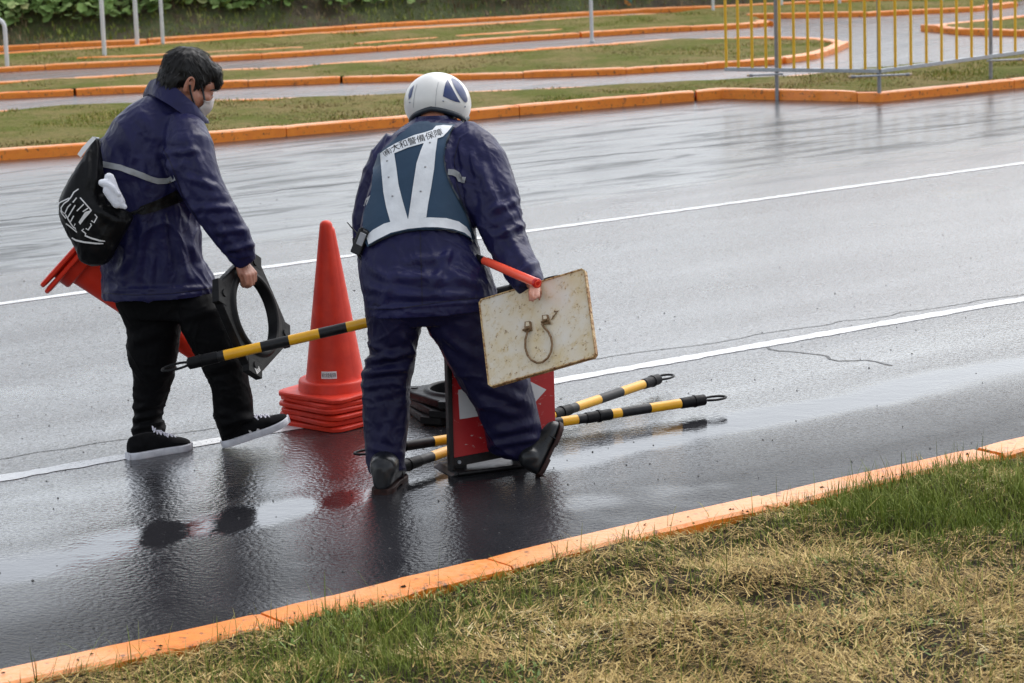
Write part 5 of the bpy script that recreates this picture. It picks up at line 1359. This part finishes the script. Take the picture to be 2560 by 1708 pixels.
    wrinkle(me, .006, 8, (1, 1, 1.1), .5, 31, [(912, 905, 1035, 880, 9, .012), (906, 935, 1030, 920, 9, .012), (908, 965, 1010, 960, 9, .009), (925, 860, 1000, 905, 9, .008), (930, 990, 1010, 975, 10, .007), (1000, 830, 1040, 900, 9, .006), (1065, 815, 1140, 930, 9, .006), (1090, 830, 1200, 900, 12, .008), (1200, 960, 1320, 1010, 12, .010), (1180, 1000, 1300, 1040, 12, .007), (1230, 1085, 1340, 1060, 11, .008), (1225, 1115, 1350, 1095, 8, .008), (940, 1040, 985, 1120, 9, .006), (920, 1120, 1005, 1135, 8, .005), (1000, 1000, 960, 1100, 9, .005)])
    tr = link('trousers', me, M_navy2, root, angle=None)
    # jacket
    mb = MB()
    body_loft(mb, [((1040, 292), (1112, 292), 10.55, .075), ((1010, 312), (1150, 306), 10.53, .11), ((985, 332), (1190, 326), 10.51, .135), ((958, 368), (1204, 358), 10.48, .155), ((938, 420), (1200, 420), 10.44, .17), ((918, 480), (1192, 480), 10.40, .18), ((906, 540), (1190, 540), 10.36, .185), ((898, 592), (1194, 592), 10.32, .185), ((894, 640), (1204, 636), 10.28, .185), ((893, 665), (1220, 660), 10.26, .19), ((897, 700), (1234, 694), 10.24, .19), ((904, 730), (1241, 722), 10.23, .19), ((909, 755), (1243, 745), 10.22, .185), ((911, 785), (1243, 764), 10.22, .185)], 2.5)
    limb(mb, [(1150, 338, 48, 10.46), (1178, 372, 62, 10.42), (1202, 412, 70, 10.38), (1218, 458, 71, 10.34), (1234, 506, 68, 10.29), (1250, 556, 60, 10.24), (1267, 602, 54, 10.21), (1288, 646, 49, 10.16), (1308, 682, 46, 10.08), (1320, 704, 40, 10.03), (1326, 719, 33, 10.0)])
    limb(mb, [(1000, 358, 44, 10.52), (968, 400, 48, 10.52), (938, 470, 44, 10.52), (922, 545, 42, 10.52), (922, 600, 39, 10.52), (940, 670, 36, 10.54), (985, 745, 32, 10.54)])
    me = remesh(mb, .0062, 4)
    folds = [(1150, 360, 1165, 460, 9, .012), (1175, 375, 1190, 470, 9, .010), (1160, 440, 1175, 560, 10, .010), (1130, 420, 1185, 460, 7, .007), (1190, 400, 1262, 545, 12, .009), (1222, 530, 1296, 500, 9, .011), (1238, 590, 1312, 560, 9, .010), (1255, 560, 1330, 680, 10, .007), (1285, 690, 1345, 655, 8, .009), (1205, 430, 1240, 560, 12, .006),
             (1020, 650, 1140, 640, 11, .008), (960, 690, 1180, 700, 12, .008), (1130, 610, 1080, 730, 11, .009), (910, 720, 1060, 740, 10, .008), (1100, 660, 1210, 720, 11, .008), (920, 660, 990, 720, 11, .006), (1000, 610, 960, 760, 12, .005), (914, 774, 1240, 752, 4, .004), (940, 745, 1180, 735, 8, .005)]
    wrinkle(me, .0060, 7.5, (1, 1, .8), .4, 17, folds)
    jk = link('jacket', me, M_navy, root, angle=None); bj = bvh_of(jk)
    # jacket collar round the nape
    m = MB(); cr = []
    for t in np.linspace(-2.2, 2.2, 24):
        c = P(1084, 296, 10.575) + Vector((math.sin(t) * .070, -math.cos(t) * .105, -.002 - .012 * (1 - math.cos(t)))); o_ = Vector((math.sin(t), -math.cos(t), 0)); cr.append([c + o_ * .006 + Vector((0, 0, -.035)), c + o_ * .004 + Vector((0, 0, .0)), c - o_ * .008 + Vector((0, 0, .022)), c - o_ * .014 + Vector((0, 0, .02)), c - o_ * .008 + Vector((0, 0, -.035))])
    m.loft(cr); m.build('collar', M_navy, jk)
    z = lambda l: [(840 + x / 2.903, 160 + y / 2.903) for x, y in l]
    m = MB()
    sheet(m, bj, stroke(z([(812, 785), (850, 788), (886, 806), (900, 838), (938, 845)]), 15), .002, .002, 5); m.build('sleeve_tape', M_tapegrey, jk); m = MB()
    sheet(m, bj, stroke(z([(265, 960), (235, 985), (212, 1035)]), 9), .002, .002, 5); m.build('sleeve_tape', M_tapegrey, jk)
    m = MB()
    for l in ([(913, 772), (980, 774), (1040, 765), (1140, 750), (1235, 742)], [(1050, 560), (1052, 640), (1056, 762)], [(1285, 716), (1320, 720), (1350, 700)], [(1150, 345), (1135, 400), (1142, 460), (1160, 520), (1185, 570)]): m = MB(); sheet(m, bj, stroke(l, 1.6), .0006, .0012, 6); m.build('seam', M_navyd, jk)
    # blue-grey safety vest
    vest = z([(575, 440), (640, 425), (720, 440), (800, 447), (862, 452), (840, 490), (812, 540), (795, 610), (785, 680), (795, 770), (820, 850), (860, 930), (905, 1010), (940, 1080), (965, 1150), (985, 1220), (1000, 1300), (960, 1268), (890, 1232), (800, 1212), (700, 1205), (600, 1210), (500, 1222), (400, 1250), (310, 1290), (240, 1335), (215, 1280), (210, 1180), (215, 1090), (262, 960), (275, 850), (290, 740), (322, 660), (400, 590), (480, 515)])
    m = MB(); sheet(m, bj, vest, .010, .006, 9, smooth=10); ve = m.build('safety_vest', M_vest, root); bv = bvh_of(ve)
    m = MB(); sheet(m, bv, stroke(z([(862, 452), (838, 492), (810, 545), (794, 610), (785, 680), (796, 770), (822, 850), (862, 930), (905, 1010), (940, 1080), (968, 1150), (988, 1225), (1000, 1295)]), 3.6), .001, .003, 6); sheet(m, bv, stroke(z([(1000, 1298), (955, 1262), (890, 1226), (800, 1206), (700, 1199), (600, 1204), (500, 1216), (400, 1244), (310, 1284), (240, 1330)]), 4), .001, .003, 6); m.build('piping', M_trim, ve)
    tp = MB(); sh = lambda l: sheet(tp, bv, z(l), .001, .0025, 6, smooth=1)
    sh([(322, 650), (370, 615), (440, 575), (520, 540), (570, 518), (640, 500), (700, 480), (725, 452), (780, 445), (845, 450), (815, 490), (775, 530), (640, 575), (520, 610), (425, 650), (400, 660), (328, 690)])
    sh([(324, 668), (424, 650), (440, 760), (455, 880), (480, 980), (505, 1070), (522, 1128), (395, 1148), (365, 1040), (345, 930), (334, 800)])
    sh([(640, 570), (738, 535), (722, 650), (712, 760), (690, 900), (668, 1020), (655, 1115), (524, 1125), (540, 1020), (560, 880), (585, 720), (615, 630)])
    sh([(222, 1250), (270, 1205), (350, 1160), (440, 1135), (560, 1120), (680, 1115), (800, 1120), (890, 1145), (945, 1185), (972, 1226), (984, 1268), (930, 1226), (850, 1200), (740, 1186), (640, 1186), (520, 1198), (400, 1226), (300, 1276), (238, 1312)])
    ta = tp.build('reflective_tape', M_whitetape, ve); bt = bvh_of(ta)
    # lettering along the yoke
    line = z([(345, 655), (430, 603), (520, 568), (640, 533), (770, 489)]); seg = [math.dist(line[i], line[i + 1]) for i in range(len(line) - 1)]; tot = sum(seg)
    def along(u):
        d = u * tot
        for i, s_ in enumerate(seg):
            if d <= s_ or i == len(seg) - 1:
                k = d / s_; x = line[i][0] + (line[i + 1][0] - line[i][0]) * k; y = line[i][1] + (line[i + 1][1] - line[i][1]) * k; t = np.array(line[i + 1]) - np.array(line[i]); return np.array([x, y]), t / np.hypot(*t)
            d -= s_
    v, f = text_tris('㈱大和警備保障'); v = v - v.min(0); W_ = v[:, 0].max(); hh = v[:, 1].max(); m = MB(); out = []
    for x, y in v:
        p, t = along(min(x / W_, 1)); n_ = np.array([t[1], -t[0]]); q = p + n_ * (y / hh - .5) * 18; out.append(on_surface(bt, q[0], q[1], .0012))
    m.add(out, f); m.build('lettering', M_ink, ta, smooth=False)
    m = MB()
    for x, y in ((372, 705), (383, 822), (410, 960), (648, 748), (615, 925), (682, 572)):
        q = z([(x, y)])[0]; p = on_surface(bt, q[0], q[1], .001); m.ball(p, (.0042, .0022, .0042), None, 10, 6)
    m.build('snap', M_tapegrey, ta)
    # boots
    b1 = G(952, 1237); boot(b1 + Vector((0, .0, 0)), b1 + Vector((.055, .27, .0)), (0, 0, 1), P(965, 1150, 10.17), root)
    h1 = G(1352, 1194); t1 = h1 + (P(1412, 1083, h1.y) - P(1352, 1194, h1.y)) + Vector((0, .12, 0)); boot(h1 + Vector((0, 0, .004)), t1, (-.86, -.12, .5), P(1308, 1118, 10.27), root, bendk=.8)
    # two-way radio on the left hip
    a = P(893, 622, 10.25); rd = thing('two_way_radio', 'black two way radio with stub aerial clipped on the left hip of the helmeted man', 'radio', a)
    Rm = Matrix((CR * .93 - CU * -.0 + Vector((0, -.3, 0)), Vector((.3, .93, 0)), CU)).transposed(); Rm = Rm @ Matrix.Rotation(math.radians(22), 3, 'Y'); 
    m = MB(); m.box(P(901, 604, 10.2), (.042, .034, .10), Rm); r0 = m.build('radio_body', M_blackband, rd, smooth=False, bevel=.005)
    m = MB(); m.box(P(903, 598, 10.178), (.026, .006, .05), Rm); m.build('face_plate', M_darksteel, rd, smooth=False, bevel=.002)
    m = MB(); m.tube([P(893, 584, 10.21), P(880, 570, 10.22), P(868, 556, 10.23)], [.0035, .0026, .0018], 8); m.build('aerial', M_blackband, rd)
    m = MB(); m.tube([P(884, 596, 10.24), P(886, 620, 10.22), P(897, 640, 10.2), P(905, 650, 10.2)], .0055, 8); m.build('cord', M_blackband, rd)
    m = MB(); m.tube([P(904, 575, 10.19), P(905, 569, 10.19)], .006, 10); m.build('knob', M_blackband, rd)
    return root
MAN2 = man_two()
